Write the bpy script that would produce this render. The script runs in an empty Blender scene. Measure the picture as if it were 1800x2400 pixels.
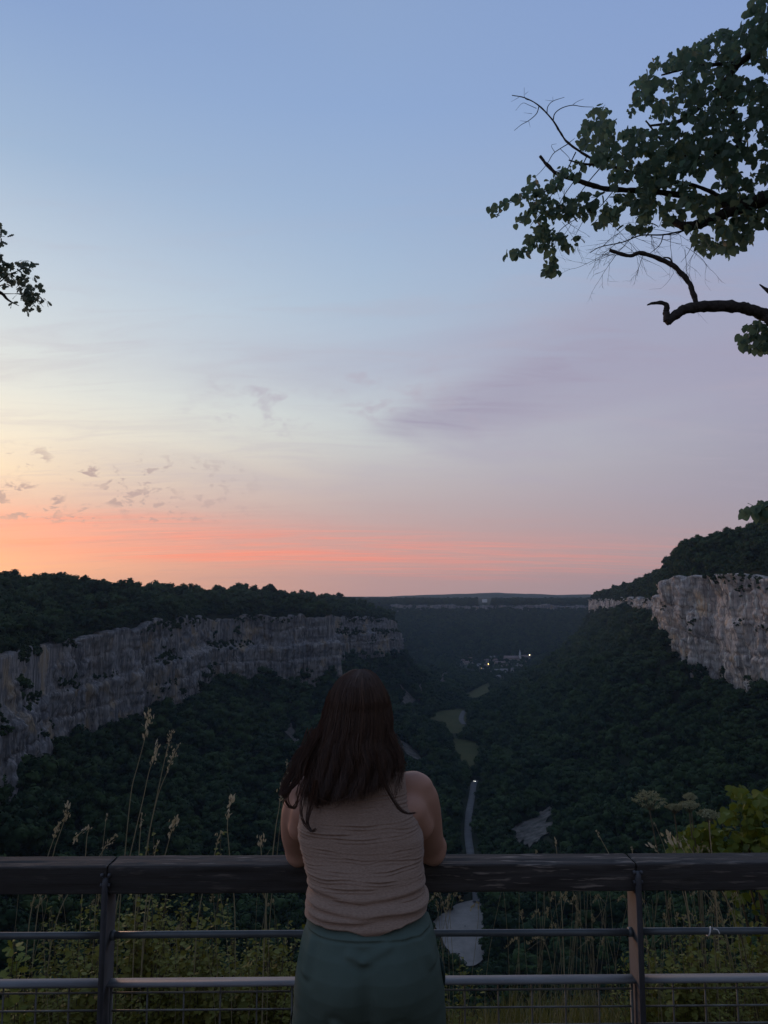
import bpy, math, random
import numpy as np
from mathutils import Vector, noise as mnoise

S = bpy.context.scene
COL = S.collection
rng = np.random.default_rng(11)
random.seed(5)

# ------------------------------------------------------------------ camera
PITCH = math.atan(195 / 1800.0)          # the horizon lies below the picture's middle
CAMH = 1.78
cam_d = bpy.data.cameras.new('camera')
cam = bpy.data.objects.new('camera', cam_d)
COL.objects.link(cam)
cam.location = (0, 0, CAMH)
cam.rotation_euler = (math.pi / 2 + PITCH, 0, 0)
cam_d.sensor_fit = 'VERTICAL'
cam_d.sensor_height = 24.0
cam_d.sensor_width = 18.0
cam_d.lens = 18.0                        # f = 1800 px of 2400
cam_d.clip_start = 0.05
cam_d.clip_end = 30000
S.camera = cam
S.render.resolution_x, S.render.resolution_y = 768, 1024
S.view_settings.view_transform = 'Standard'
S.view_settings.look = 'None'
S.view_settings.gamma = 1.0
S.view_settings.exposure = 0.0
S.view_settings.use_curve_mapping = False
S.render.engine = 'CYCLES'
S.cycles.use_denoising = True
S.cycles.max_bounces = 6
S.cycles.diffuse_bounces = 3
S.cycles.transparent_max_bounces = 8
S.cycles.volume_bounces = 0


def lin(c):
    return tuple(((v / 255.0) / 12.92 if v <= 10.31 else ((v / 255.0 + 0.055) / 1.055) ** 2.4) for v in c)


# ------------------------------------------------------------------ sky
SUN_AZ, SUN_EL = math.radians(-33), math.radians(4.0)
W = bpy.data.worlds.new('World')
S.world = W
W.use_nodes = True
wn, wl = W.node_tree.nodes, W.node_tree.links
wn.clear()


def nd(t, **k):
    n = wn.new(t)
    for a, b in k.items():
        setattr(n, a, b)
    return n


def mth(op, a, b=None, c=None, clamp=False):
    n = nd('ShaderNodeMath', operation=op, use_clamp=clamp)
    for i, v in enumerate((a, b, c)):
        if v is None:
            continue
        if isinstance(v, (int, float)):
            n.inputs[i].default_value = v
        else:
            wl.new(v, n.inputs[i])
    return n.outputs[0]


def mrange(v, a, b, c=0.0, d=1.0, kind='LINEAR'):
    n = nd('ShaderNodeMapRange', interpolation_type=kind, clamp=True)
    wl.new(v, n.inputs[0])
    for i, x in enumerate((a, b, c, d)):
        n.inputs[i + 1].default_value = x
    return n.outputs[0]


def cmix(f, a, b, blend='MIX'):
    n = nd('ShaderNodeMix', data_type='RGBA', blend_type=blend)
    if isinstance(f, float):
        n.inputs[0].default_value = f
    else:
        wl.new(f, n.inputs[0])
    for i, v in ((6, a), (7, b)):
        if isinstance(v, tuple):
            n.inputs[i].default_value = v + (1,)
        else:
            wl.new(v, n.inputs[i])
    return n.outputs[2]


tc = nd('ShaderNodeTexCoord')
sep = nd('ShaderNodeSeparateXYZ')
wl.new(tc.outputs['Generated'], sep.inputs[0])
dx, dy, dz = sep.outputs
elev = mth('MULTIPLY', mth('ARCSINE', dz), 57.29578)
hl = mth('SQRT', mth('ADD', mth('ADD', mth('MULTIPLY', dx, dx), mth('MULTIPLY', dy, dy)), 1e-6))
cosd = mth('DIVIDE', mth('ADD', mth('MULTIPLY', dx, math.sin(SUN_AZ)), mth('MULTIPLY', dy, math.cos(SUN_AZ))), hl)
dist = mth('MULTIPLY', mth('ARCCOSINE', mth('MINIMUM', mth('MAXIMUM', cosd, -1.0), 1.0)), 57.29578)
efac = mth('MULTIPLY', mth('MAXIMUM', elev, 0.0), 1 / 60.0)


def ramp(stops):
    n = nd('ShaderNodeValToRGB')
    cr = n.color_ramp
    cr.interpolation = 'EASE' if False else 'LINEAR'
    while len(cr.elements) > 1:
        cr.elements.remove(cr.elements[-1])
    cr.elements[0].position = stops[0][0] / 60.0
    cr.elements[0].color = lin(stops[0][1]) + (1,)
    for e, c in stops[1:]:
        el = cr.elements.new(e / 60.0)
        el.color = lin(c) + (1,)
    wl.new(efac, n.inputs[0])
    return n.outputs[0]


# the colour of the evening sky by elevation, at four distances in azimuth from the set sun
SKY_A = [(0, (247, 172, 130)), (1.8, (249, 166, 132)), (3.4, (246, 153, 134)), (4.8, (240, 158, 143)), (6.2, (230, 184, 166)),
         (8.4, (248, 224, 192)), (11, (242, 232, 212)), (14, (231, 232, 223)), (18, (213, 221, 224)), (22, (196, 209, 222)),
         (29, (160, 184, 213)), (37, (138, 164, 207)), (60, (126, 146, 184))]
SKY_B = [(0, (193, 155, 153)), (1.6, (198, 155, 153)), (3.2, (203, 155, 153)), (4.6, (196, 159, 159)), (6.6, (190, 170, 172)),
         (9, (192, 184, 187)), (11.5, (200, 203, 204)), (14, (199, 208, 213)), (17, (187, 200, 215)), (21, (174, 193, 214)),
         (27, (158, 181, 212)), (34, (143, 169, 210)), (60, (126, 146, 184))]
SKY_C = [(0, (168, 150, 157)), (2, (168, 150, 158)), (4, (165, 150, 162)), (7, (161, 153, 170)), (10, (162, 158, 176)),
         (13, (164, 163, 183)), (18, (161, 167, 192)), (24, (153, 168, 201)), (32, (141, 163, 206)), (40, (133, 158, 206)),
         (60, (124, 144, 182))]
SKY_D = [(0, (66, 66, 72)), (4, (82, 74, 80)), (9, (78, 78, 88)), (20, (82, 88, 104)), (40, (96, 108, 132)), (60, (112, 130, 165))]
base = cmix(mrange(dist, 4, 32), ramp(SKY_A), ramp(SKY_B))
base = cmix(mrange(dist, 32, 60), base, ramp(SKY_C))
base = cmix(mrange(dist, 60, 150), base, ramp(SKY_D))

# thin cloud sheets: noise laid out on a flat layer overhead, seen in perspective
inv = mth('DIVIDE', 1.0, mth('ADD', mth('MAXIMUM', dz, 0.0), 0.10))
cvec = nd('ShaderNodeCombineXYZ')
wl.new(mth('MULTIPLY', dx, inv), cvec.inputs[0])
wl.new(mth('MULTIPLY', dy, inv), cvec.inputs[1])


def layer(scale, loc, rot, noise_scale, detail, rough, dist_, lo, hi):
    m = nd('ShaderNodeMapping')
    m.inputs['Scale'].default_value = scale
    m.inputs['Location'].default_value = loc
    m.inputs['Rotation'].default_value = (0, 0, rot)
    wl.new(cvec.outputs[0], m.inputs[0])
    n = nd('ShaderNodeTexNoise')
    n.inputs['Scale'].default_value = noise_scale
    n.inputs['Detail'].default_value = detail
    n.inputs['Roughness'].default_value = rough
    n.inputs['Distortion'].default_value = dist_
    wl.new(m.outputs[0], n.inputs[0])
    return mrange(n.outputs[0], lo, hi, kind='SMOOTHSTEP')


wide = layer((0.40, 0.55, 1), (3.3, 1.2, 0), 0.25, 0.9, 5, 0.55, 0.6, 0.44, 0.66)
streak = layer((0.28, 2.3, 1), (0.7, 4.0, 0), -0.10, 1.4, 7, 0.66, 0.9, 0.43, 0.66)
thread = layer((0.5, 5.0, 1), (1.2, 7.7, 0), -0.12, 2.0, 6, 0.6, 0.9, 0.50, 0.66)
fine = layer((0.9, 3.4, 1), (5.2, 0.3, 0), -0.06, 1.6, 7, 0.65, 1.0, 0.45, 0.70)
# coral lit streaks low down near the sunset, sinking and fading away from it
e2 = mth('SUBTRACT', elev, mrange(dist, 4, 40, 1.5, -0.35))
lowband = mth('MULTIPLY', mrange(e2, 1.0, 2.2, kind='SMOOTHSTEP'), mrange(e2, 5.6, 3.4, kind='SMOOTHSTEP'))
near = mrange(dist, 62, 18)
base = cmix(mth('MULTIPLY', mth('MULTIPLY', mth('ADD', mth('MULTIPLY', streak, 0.85), 0.12), lowband), mth('MULTIPLY', near, 0.95)), base, lin((255, 138, 120)))
base = cmix(mth('MULTIPLY', mth('MULTIPLY', fine, mrange(elev, 9, 4.5)), mth('MULTIPLY', near, 0.42)), base, lin((192, 146, 148)))
base = cmix(mth('MULTIPLY', mth('MULTIPLY', thread, lowband), mth('MULTIPLY', near, 0.5)), base, lin((255, 160, 138)))
# lilac grey veils in the middle of the sky
mid = mth('MULTIPLY', mrange(elev, 5.5, 9.0, kind='SMOOTHSTEP'), mrange(elev, 34, 15, kind='SMOOTHSTEP'))
base = cmix(mth('MULTIPLY', mth('MULTIPLY', wide, mid), mrange(dist, 8, 40, 0.15, 0.55)), base, lin((164, 156, 180)))
base = cmix(mth('MULTIPLY', mth('MULTIPLY', fine, mid), 0.26), base, lin((182, 172, 186)))

# a lilac plume rising to the right, and a greyer sheet under it
az = mth('MULTIPLY', mth('ARCTAN2', dx, dy), 57.29578)
along = mth('ADD', mth('MULTIPLY', mth('ADD', az, 1.5), 0.955), mth('MULTIPLY', mth('SUBTRACT', elev, 11.6), 0.296))
perp = mth('SUBTRACT', mth('MULTIPLY', mth('SUBTRACT', elev, 11.6), 0.955), mth('MULTIPLY', mth('ADD', az, 1.5), 0.296))
wid = mth('ADD', 0.8, mth('MULTIPLY', mth('MAXIMUM', along, 0.0), 0.13))
pl = mth('DIVIDE', mth('ADD', perp, mth('MULTIPLY', mth('SUBTRACT', wide, 0.5), 0.9)), wid)
pl = mth('EXPONENT', mth('MULTIPLY', mth('MULTIPLY', pl, pl), -1.0))
pl = mth('MULTIPLY', pl, mth('MULTIPLY', mrange(along, -1.0, 4.0, kind='SMOOTHSTEP'), mrange(along, 34, 12)))
pl = mth('MULTIPLY', pl, mth('ADD', 0.55, mth('MULTIPLY', fine, 0.45)))
base = cmix(mth('MULTIPLY', pl, 0.78), base, lin((154, 144, 170)))
# small dark puffs in front of the brightest part
pv = nd('ShaderNodeMapping')
pv.inputs['Scale'].default_value = (1.0, 1.0, 1.8)
pv.inputs['Location'].default_value = (0.37, 0.9, 0.21)
wl.new(tc.outputs['Generated'], pv.inputs[0])


def pnoise(scale, detail, lo, hi):
    n = nd('ShaderNodeTexNoise')
    n.inputs['Scale'].default_value = scale
    n.inputs['Detail'].default_value = detail
    n.inputs['Roughness'].default_value = 0.62
    n.inputs['Distortion'].default_value = 0.4
    wl.new(pv.outputs[0], n.inputs[0])
    return mrange(n.outputs[0], lo, hi, kind='SMOOTHSTEP')


puff = mth('MULTIPLY', pnoise(46, 6, 0.522, 0.61), pnoise(11, 2, 0.40, 0.52))
pm = mth('MULTIPLY', mth('MULTIPLY', mrange(elev, 4.6, 5.4), mrange(elev, 10.4, 9.2)), mrange(dist, 25, 11))
base = cmix(mth('MULTIPLY', mth('MULTIPLY', puff, pm), 0.8), base, lin((156, 134, 144)))

# a few torn pinkish flecks higher up
fm = mth('MULTIPLY', mth('MULTIPLY', mrange(elev, 11.0, 12.5), mrange(elev, 18.5, 15.5)), mth('MULTIPLY', mrange(dist, 16, 24), mrange(dist, 46, 34)))
base = cmix(mth('MULTIPLY', mth('MULTIPLY', mth('MULTIPLY', pnoise(30, 7, 0.47, 0.68), pnoise(9, 2, 0.46, 0.60)), fm), 0.55), base, lin((176, 166, 182)))
nish = nd('ShaderNodeTexSky', sky_type='NISHITA', sun_disc=False)
nish.sun_elevation = SUN_EL
nish.sun_rotation = SUN_AZ
nish.altitude = 400
bg1 = nd('ShaderNodeBackground')
bg1.inputs['Strength'].default_value = 0.97
wl.new(base, bg1.inputs['Color'])
bg2 = nd('ShaderNodeBackground')
bg2.inputs['Strength'].default_value = 0.012
wl.new(nish.outputs[0], bg2.inputs['Color'])
addn = nd('ShaderNodeAddShader')
wl.new(bg1.outputs[0], addn.inputs[0])
wl.new(bg2.outputs[0], addn.inputs[1])
wo = nd('ShaderNodeOutputWorld')
wl.new(addn.outputs[0], wo.inputs['Surface'])
W.cycles.sampling_method = 'MANUAL'
W.cycles.sample_map_resolution = 1024

# the last direct light of the set sun, weak and soft, low from the far side at the picture's sunset
sun_d = bpy.data.lights.new('sun', 'SUN')
sun_d.energy = 0.6
sun_d.color = (1.0, 0.56, 0.36)
sun_d.angle = math.radians(7)
sun = bpy.data.objects.new('sun', sun_d)
COL.objects.link(sun)
SUN_LAMP = math.radians(4.0)
_sd = Vector((math.sin(SUN_AZ) * math.cos(SUN_LAMP), math.cos(SUN_AZ) * math.cos(SUN_LAMP), math.sin(SUN_LAMP)))
sun.rotation_euler = (-_sd).to_track_quat('-Z', 'Y').to_euler()


# ------------------------------------------------------------------ helpers
def P(px, py, Y):
    """the point at distance Y ahead that the photograph shows at pixel px, py (of 1800 x 2400)"""
    a, b = (px - 900) / 1800.0, (1200 - py) / 1800.0
    t = Y / (math.cos(PITCH) - b * math.sin(PITCH))
    return np.array((a * t, Y, CAMH + t * (math.sin(PITCH) + b * math.cos(PITCH))))


def pix(x, y, z):
    z = z - CAMH
    f = y * math.cos(PITCH) + z * math.sin(PITCH)
    u = -y * math.sin(PITCH) + z * math.cos(PITCH)
    f = np.maximum(f, 1e-3)
    return 900 + 1800 * x / f, 1200 - 1800 * u / f


def _h(ix, iy, iz, seed):
    h = (ix.astype(np.int64) * 374761393 + iy.astype(np.int64) * 668265263 + iz.astype(np.int64) * 2147483647 + seed * 1274126177) & 0xFFFFFFFF
    h = ((h ^ (h >> 13)) * 1274126177) & 0xFFFFFFFF
    h = (h ^ (h >> 16)) & 0xFFFFFF
    return h / float(0xFFFFFF)


def vn(x, y, z=0.0, seed=0):
    x, y, z = np.broadcast_arrays(np.asarray(x, float), np.asarray(y, float), np.asarray(z, float))
    ix, iy, iz = np.floor(x).astype(np.int64), np.floor(y).astype(np.int64), np.floor(z).astype(np.int64)
    fx, fy, fz = x - ix, y - iy, z - iz
    fx, fy, fz = fx * fx * (3 - 2 * fx), fy * fy * (3 - 2 * fy), fz * fz * (3 - 2 * fz)
    r = 0
    for i in (0, 1):
        for j in (0, 1):
            for k in (0, 1):
                r = r + _h(ix + i, iy + j, iz + k, seed) * (fx if i else 1 - fx) * (fy if j else 1 - fy) * (fz if k else 1 - fz)
    return r * 2 - 1


def fbm(x, y, z=0.0, oct=4, seed=0):
    r, a, f, n = 0, 1.0, 1.0, 0
    for o in range(oct):
        r = r + a * vn(np.asarray(x) * f, np.asarray(y) * f, np.asarray(z) * f, seed + o * 17)
        n += a
        a *= 0.5
        f *= 2.03
    return r / n


def mesh_np(name, V, Q=None, T=None, smooth=True):
    V = np.asarray(V, np.float32).reshape(-1, 3)
    me = bpy.data.meshes.new(name)
    Q = np.zeros((0, 4), np.int32) if Q is None else np.asarray(Q, np.int32).reshape(-1, 4)
    T = np.zeros((0, 3), np.int32) if T is None else np.asarray(T, np.int32).reshape(-1, 3)
    me.vertices.add(len(V))
    me.vertices.foreach_set('co', V.ravel())
    nl = Q.size + T.size
    me.loops.add(nl)
    me.loops.foreach_set('vertex_index', np.concatenate([Q.ravel(), T.ravel()]))
    nq, nt = len(Q), len(T)
    me.polygons.add(nq + nt)
    st = np.concatenate([np.arange(nq) * 4, nq * 4 + np.arange(nt) * 3]).astype(np.int32)
    me.polygons.foreach_set('loop_start', st)
    if smooth:
        me.polygons.foreach_set('use_smooth', np.ones(nq + nt, bool))
    me.update(calc_edges=True)
    return me


class Geo:
    def __init__(self):
        self.v, self.q, self.t, self.n = [], [], [], 0

    def add(self, V, Q=None, T=None):
        V = np.asarray(V, float).reshape(-1, 3)
        if Q is not None and len(Q):
            self.q.append(np.asarray(Q, np.int64).reshape(-1, 4) + self.n)
        if T is not None and len(T):
            self.t.append(np.asarray(T, np.int64).reshape(-1, 3) + self.n)
        self.v.append(V)
        self.n += len(V)
        return self

    def mesh(self, name, smooth=True):
        return mesh_np(name, np.concatenate(self.v), np.concatenate(self.q) if self.q else None, np.concatenate(self.t) if self.t else None, smooth)

    def obj(self, name, mat, parent=None, smooth=True, **props):
        return link(name, self.mesh(name, smooth), mat, parent, **props)


def link(name, me, mat=None, parent=None, **props):
    o = bpy.data.objects.new(name, me)
    COL.objects.link(o)
    if mat is not None and me is not None and not me.materials:
        me.materials.append(mat)
    if parent is not None:
        o.parent = parent
    for k, v in props.items():
        o[k] = v
    return o


def thing(name, loc, label, cat, group=None, rot=(0, 0, 0)):
    o = bpy.data.objects.new(name, None)
    COL.objects.link(o)
    o.location = loc
    o.rotation_euler = rot
    o.empty_display_size = 0.1
    o['label'] = label
    o['category'] = cat
    if group:
        o['group'] = group
    return o


def grid_faces(nu, nv, wrap=False):
    """quads of a grid whose vertex index is u * nv + v; wrap closes v"""
    u = np.arange(nu - 1)[:, None]
    v = np.arange(nv if wrap else nv - 1)[None, :]
    v2 = (v + 1) % nv
    a = u * nv + v
    return np.stack([a, (u + 1) * nv + v, (u + 1) * nv + v2, u * nv + v2], -1).reshape(-1, 4)


def tube(path, rad, sides=6, cap=True):
    path = np.asarray(path, float)
    n = len(path)
    rad = np.broadcast_to(np.asarray(rad, float), (n,))
    tan = np.gradient(path, axis=0)
    tan /= np.linalg.norm(tan, axis=1)[:, None] + 1e-9
    ref = np.array((0, 0, 1.0)) if abs(tan[:, 2]).mean() < 0.8 else np.array((1.0, 0.1, 0))
    a = np.cross(tan, ref)
    a /= np.linalg.norm(a, axis=1)[:, None] + 1e-9
    b = np.cross(a, tan)
    th = np.linspace(0, 2 * math.pi, sides, endpoint=False)
    V = path[:, None, :] + rad[:, None, None] * (np.cos(th)[None, :, None] * a[:, None, :] + np.sin(th)[None, :, None] * b[:, None, :])
    V = V.reshape(-1, 3)
    Q = grid_faces(n, sides, True)
    T = []
    if cap:
        V = np.concatenate([V, path[:1], path[-1:]])
        for i in range(sides):
            T.append((n * sides, i, (i + 1) % sides))
            T.append((n * sides + 1, (n - 1) * sides + (i + 1) % sides, (n - 1) * sides + i))
    return V, Q, np.array(T, int).reshape(-1, 3)


def box(x0, x1, y0, y1, z0, z1):
    V = np.array([(x, y, z) for x in (x0, x1) for y in (y0, y1) for z in (z0, z1)], float)
    Q = [(0, 1, 3, 2), (4, 6, 7, 5), (0, 4, 5, 1), (2, 3, 7, 6), (0, 2, 6, 4), (1, 5, 7, 3)]
    return V, np.array(Q)


def spline(pts, n):
    """a smooth curve through pts (Catmull-Rom), n points"""
    p = np.asarray(pts, float)
    if len(p) == 2:
        return p[0] + (p[1] - p[0]) * np.linspace(0, 1, n)[:, None]
    p = np.concatenate([[2 * p[0] - p[1]], p, [2 * p[-1] - p[-2]]])
    t = np.linspace(0, len(p) - 3 - 1e-6, n)
    i = t.astype(int)
    f = (t - i)[:, None]
    a, b, c, d = p[i], p[i + 1], p[i + 2], p[i + 3]
    return 0.5 * (2 * b + (c - a) * f + (2 * a - 5 * b + 4 * c - d) * f ** 2 + (3 * b - a - 3 * c + d) * f ** 3)


# ------------------------------------------------------------------ materials
def new_mat(name):
    m = bpy.data.materials.new(name)
    m.use_nodes = True
    nt = m.node_tree
    nt.nodes.clear()
    o = nt.nodes.new('ShaderNodeOutputMaterial')
    b = nt.nodes.new('ShaderNodeBsdfPrincipled')
    nt.links.new(b.outputs[0], o.inputs[0])
    return m, nt, b


def mix_rgb(nt, fac, a, b, blend='MIX'):
    n = nt.nodes.new('ShaderNodeMix')
    n.data_type = 'RGBA'
    n.blend_type = blend
    if isinstance(fac, (int, float)):
        n.inputs[0].default_value = fac
    else:
        nt.links.new(fac, n.inputs[0])
    for i, v in ((6, a), (7, b)):
        if isinstance(v, tuple):
            n.inputs[i].default_value = v + (1,)
        else:
            nt.links.new(v, n.inputs[i])
    return n.outputs[2]


def noise_fac(nt, scale, vscale=(1, 1, 1), detail=4, rough=0.55, lo=0.35, hi=0.65, coord='Object', distort=0.0, loc=(0, 0, 0)):
    t = nt.nodes.new('ShaderNodeTexCoord')
    m = nt.nodes.new('ShaderNodeMapping')
    m.inputs['Scale'].default_value = vscale
    m.inputs['Location'].default_value = loc
    nt.links.new(t.outputs[coord], m.inputs[0])
    n = nt.nodes.new('ShaderNodeTexNoise')
    n.inputs['Scale'].default_value = scale
    n.inputs['Detail'].default_value = detail
    n.inputs['Roughness'].default_value = rough
    n.inputs['Distortion'].default_value = distort
    nt.links.new(m.outputs[0], n.inputs[0])
    r = nt.nodes.new('ShaderNodeMapRange')
    r.inputs[1].default_value, r.inputs[2].default_value = lo, hi
    nt.links.new(n.outputs[0], r.inputs[0])
    return r.outputs[0]


def bump(nt, b, fac, strength, dist):
    n = nt.nodes.new('ShaderNodeBump')
    n.inputs['Strength'].default_value = strength
    n.inputs['Distance'].default_value = dist
    nt.links.new(fac, n.inputs['Height'])
    nt.links.new(n.outputs[0], b.inputs['Normal'])


def simple(name, c1, c2=None, scale=5, rough=0.7, vscale=(1, 1, 1), metal=0.0, bump_s=0.0, bump_d=0.01, detail=4, spec=0.5, coord='Object', lo=0.35, hi=0.65):
    m, nt, b = new_mat(name)
    b.inputs['Roughness'].default_value = rough
    b.inputs['Metallic'].default_value = metal
    b.inputs['Specular IOR Level'].default_value = spec
    if c2 is None:
        b.inputs['Base Color'].default_value = c1 + (1,)
    if c2 is not None or bump_s:
        f = noise_fac(nt, scale, vscale, detail, coord=coord, lo=lo, hi=hi)
        if c2 is not None:
            nt.links.new(mix_rgb(nt, f, c1, c2), b.inputs['Base Color'])
        if bump_s:
            bump(nt, b, f, bump_s, bump_d)
    return m


def leaf_mat(name, c1, c2, trans=0.25, rough=0.6, rnd=True, spec=0.3, glow=(0.16, 0.2, 0.02), wi=0.5):
    """thin leaves: colour differs leaf to leaf and plant to plant, some light comes through"""
    m, nt, b = new_mat(name)
    b.inputs['Roughness'].default_value = rough
    b.inputs['Specular IOR Level'].default_value = spec
    g = nt.nodes.new('ShaderNodeNewGeometry')
    oi = nt.nodes.new('ShaderNodeObjectInfo')
    a = nt.nodes.new('ShaderNodeMath')
    a.operation = 'MULTIPLY_ADD'
    nt.links.new(g.outputs['Random Per Island'], a.inputs[0])
    a.inputs[1].default_value = wi
    mm = nt.nodes.new('ShaderNodeMath')
    mm.operation = 'MULTIPLY'
    nt.links.new(oi.outputs['Random'], mm.inputs[0])
    mm.inputs[1].default_value = 1 - wi
    nt.links.new(mm.outputs[0], a.inputs[2])
    col = mix_rgb(nt, a.outputs[0], c1, c2)
    nt.links.new(col, b.inputs['Base Color'])
    if trans:
        t = nt.nodes.new('ShaderNodeBsdfTranslucent')
        nt.links.new(mix_rgb(nt, 0.5, col, glow), t.inputs[0])
        mx = nt.nodes.new('ShaderNodeMixShader')
        mx.inputs[0].default_value = trans
        nt.links.new(b.outputs[0], mx.inputs[1])
        nt.links.new(t.outputs[0], mx.inputs[2])
        out = [n for n in nt.nodes if n.type == 'OUTPUT_MATERIAL'][0]
        nt.links.new(mx.outputs[0], out.inputs[0])
    return m


def emit(name, c, s):
    m, nt, b = new_mat(name)
    b.inputs['Base Color'].default_value = c + (1,)
    b.inputs['Emission Color'].default_value = c + (1,)
    b.inputs['Emission Strength'].default_value = s
    m.cycles.emission_sampling = 'NONE'
    return m
# ------------------------------------------------------------------ the valley
FLOOR = -170.0


def ip(Y, tab):
    a = np.array(tab, float)
    return np.interp(Y, a[:, 0], a[:, 1])


L_RIM_X = [(0, -70), (60, -110), (150, -150), (346, -173), (440, -198), (537, -209), (662, -173), (740, -172), (800, -137), (862, -57),
           (885, -62), (920, -88), (1000, -98), (1080, -78), (1130, -62), (1160, -32), (1220, 0), (1260, 22), (1290, 14), (1330, -20), (1420, -120), (1700, -330), (2200, -560), (7000, -800)]
L_RIM_Z = [(0, -5), (150, -20), (346, -26), (440, -27), (537, -27), (662, -17), (862, -21), (1080, -28), (1160, -30), (1260, -41), (1420, -40), (2200, -30)]
L_BASE_Z = [(0, -50), (150, -78), (346, -87), (537, -94), (662, -83), (760, -77), (862, -84), (1000, -84), (1130, -78), (1260, -76), (1420, -70), (2200, -60)]
L_RIDGE_Z = [(0, 2), (300, -2), (430, 0), (600, 4), (680, 0), (760, -7), (950, -9), (1150, -14), (1300, -18), (1500, -20), (2200, -18)]
L_EDGE = [(0, -15), (250, -10), (405, 12), (506, 34), (688, 56), (838, 58), (1020, 44), (1150, 70), (1360, 128), (1500, 145), (1700, 130), (2000, 90), (2300, 0), (9000, -600)]
R_EDGE = [(0, 15), (250, 45), (405, 62), (506, 74), (688, 96), (838, 112), (1020, 116), (1200, 150), (1360, 200), (1600, 330), (1800, 390), (2000, 480), (2300, 800), (9000, 2500)]
R_RIM_X = [(0, 70), (60, 130), (150, 200), (300, 250), (540, 276), (594, 272), (630, 279), (660, 270), (694, 262), (706, 264), (722, 270), (750, 276), (790, 286), (900, 320), (1050, 354), (1300, 396), (1600, 431), (1640, 455), (1700, 540), (1900, 780), (2300, 1400), (9000, 4000)]
R_RIM_Z = [(0, 4), (150, 8), (300, 12), (540, 15), (594, 17), (660, 17), (690, 11), (705, 6), (740, 1), (900, -2), (1050, -3), (1300, -5), (1600, -7), (2300, -20)]
R_BASE_Z = [(0, -50), (150, -62), (300, -64), (540, -64), (594, -70), (640, -60), (700, -40), (740, -32), (900, -19), (1050, -20), (1300, -26), (1600, -38), (2300, -50)]
R_RIDGE_Z = [(0, 20), (300, 56), (560, 56), (620, 53), (690, 44), (760, 43), (800, 39), (850, 35), (900, 31), (950, 27), (1050, 20), (1300, 13), (1600, -4), (2300, -15)]
R_RAMP = [(0, 40), (600, 30), (680, 18), (770, 13), (900, 10), (1100, 12), (1300, 24), (3000, 32)]
FLOOR_Z = [(0, -62), (100, -95), (200, -130), (300, -158), (370, FLOOR), (9000, FLOOR)]


def farwall(X, Y):
    yy = Y - 60 * fbm(X / 400, 3.1, seed=3, oct=3) - 20 * fbm(X / 90, 7.7, seed=4, oct=2)
    return np.interp(yy, [1900, 1985, 2080, 2250, 2448, 2462, 2600, 3500, 9000], [FLOOR - 40, FLOOR, -135, -92, -47, -29, -22, -13, -5])


def terr(X, Y, rough=True):
    X, Y = np.broadcast_arrays(np.asarray(X, float), np.asarray(Y, float))
    lr, rr = ip(Y, L_RIM_X), ip(Y, R_RIM_X)
    lrz, rrz = ip(Y, L_RIM_Z), ip(Y, R_RIM_Z)
    lbz, rbz = ip(Y, L_BASE_Z), ip(Y, R_BASE_Z)
    le, re = ip(Y, L_EDGE), ip(Y, R_EDGE)
    fz = ip(Y, FLOOR_Z)
    lgz, rgz = ip(Y, L_RIDGE_Z), ip(Y, R_RIDGE_Z)
    lr, rr = lr - 5, rr + 5          # the step lies behind the rock faces
    lb, rb = lr + 4, rr - 4
    z = np.where(X < lr - 75, lgz, 0.0)
    f = np.clip((X - (lr - 75)) / 75, 0, 1)
    z = np.where((X >= lr - 75) & (X < lr), lgz + (lrz - lgz) * f ** 1.3, z)
    f = np.clip((X - lr) / 4, 0, 1)
    z = np.where((X >= lr) & (X < lb), lrz + (lbz - lrz) * f, z)
    f = np.clip((X - lb) / np.maximum(le - lb, 1), 0, 1)
    z = np.where((X >= lb) & (X < le), lbz + (fz - lbz) * (1 - (1 - f) ** 1.35), z)
    z = np.where((X >= le) & (X <= re), fz, z)
    f = np.clip((rb - X) / np.maximum(rb - re, 1), 0, 1)
    z = np.where((X > re) & (X <= rb), rbz + (fz - rbz) * (1 - (1 - f) ** 1.35), z)
    f = np.clip((X - rb) / 4, 0, 1)
    z = np.where((X > rb) & (X <= rr), rbz + (rrz - rbz) * f, z)
    f = np.clip((X - rr) / ip(Y, R_RAMP), 0, 1)
    z = np.where(X > rr, rrz + (rgz - rrz) * f ** 0.8, z)
    if rough:
        flat = ((X > le - 3) & (X < re + 3)) * 0.9
        z = z + (1 - flat) * (5.0 * fbm(X / 70, Y / 70, seed=21, oct=3) + 2.0 * fbm(X / 18, Y / 18, seed=22, oct=2))
    z = np.where(Y > 1500, np.maximum(z, farwall(X, Y)), z)
    return z


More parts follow.
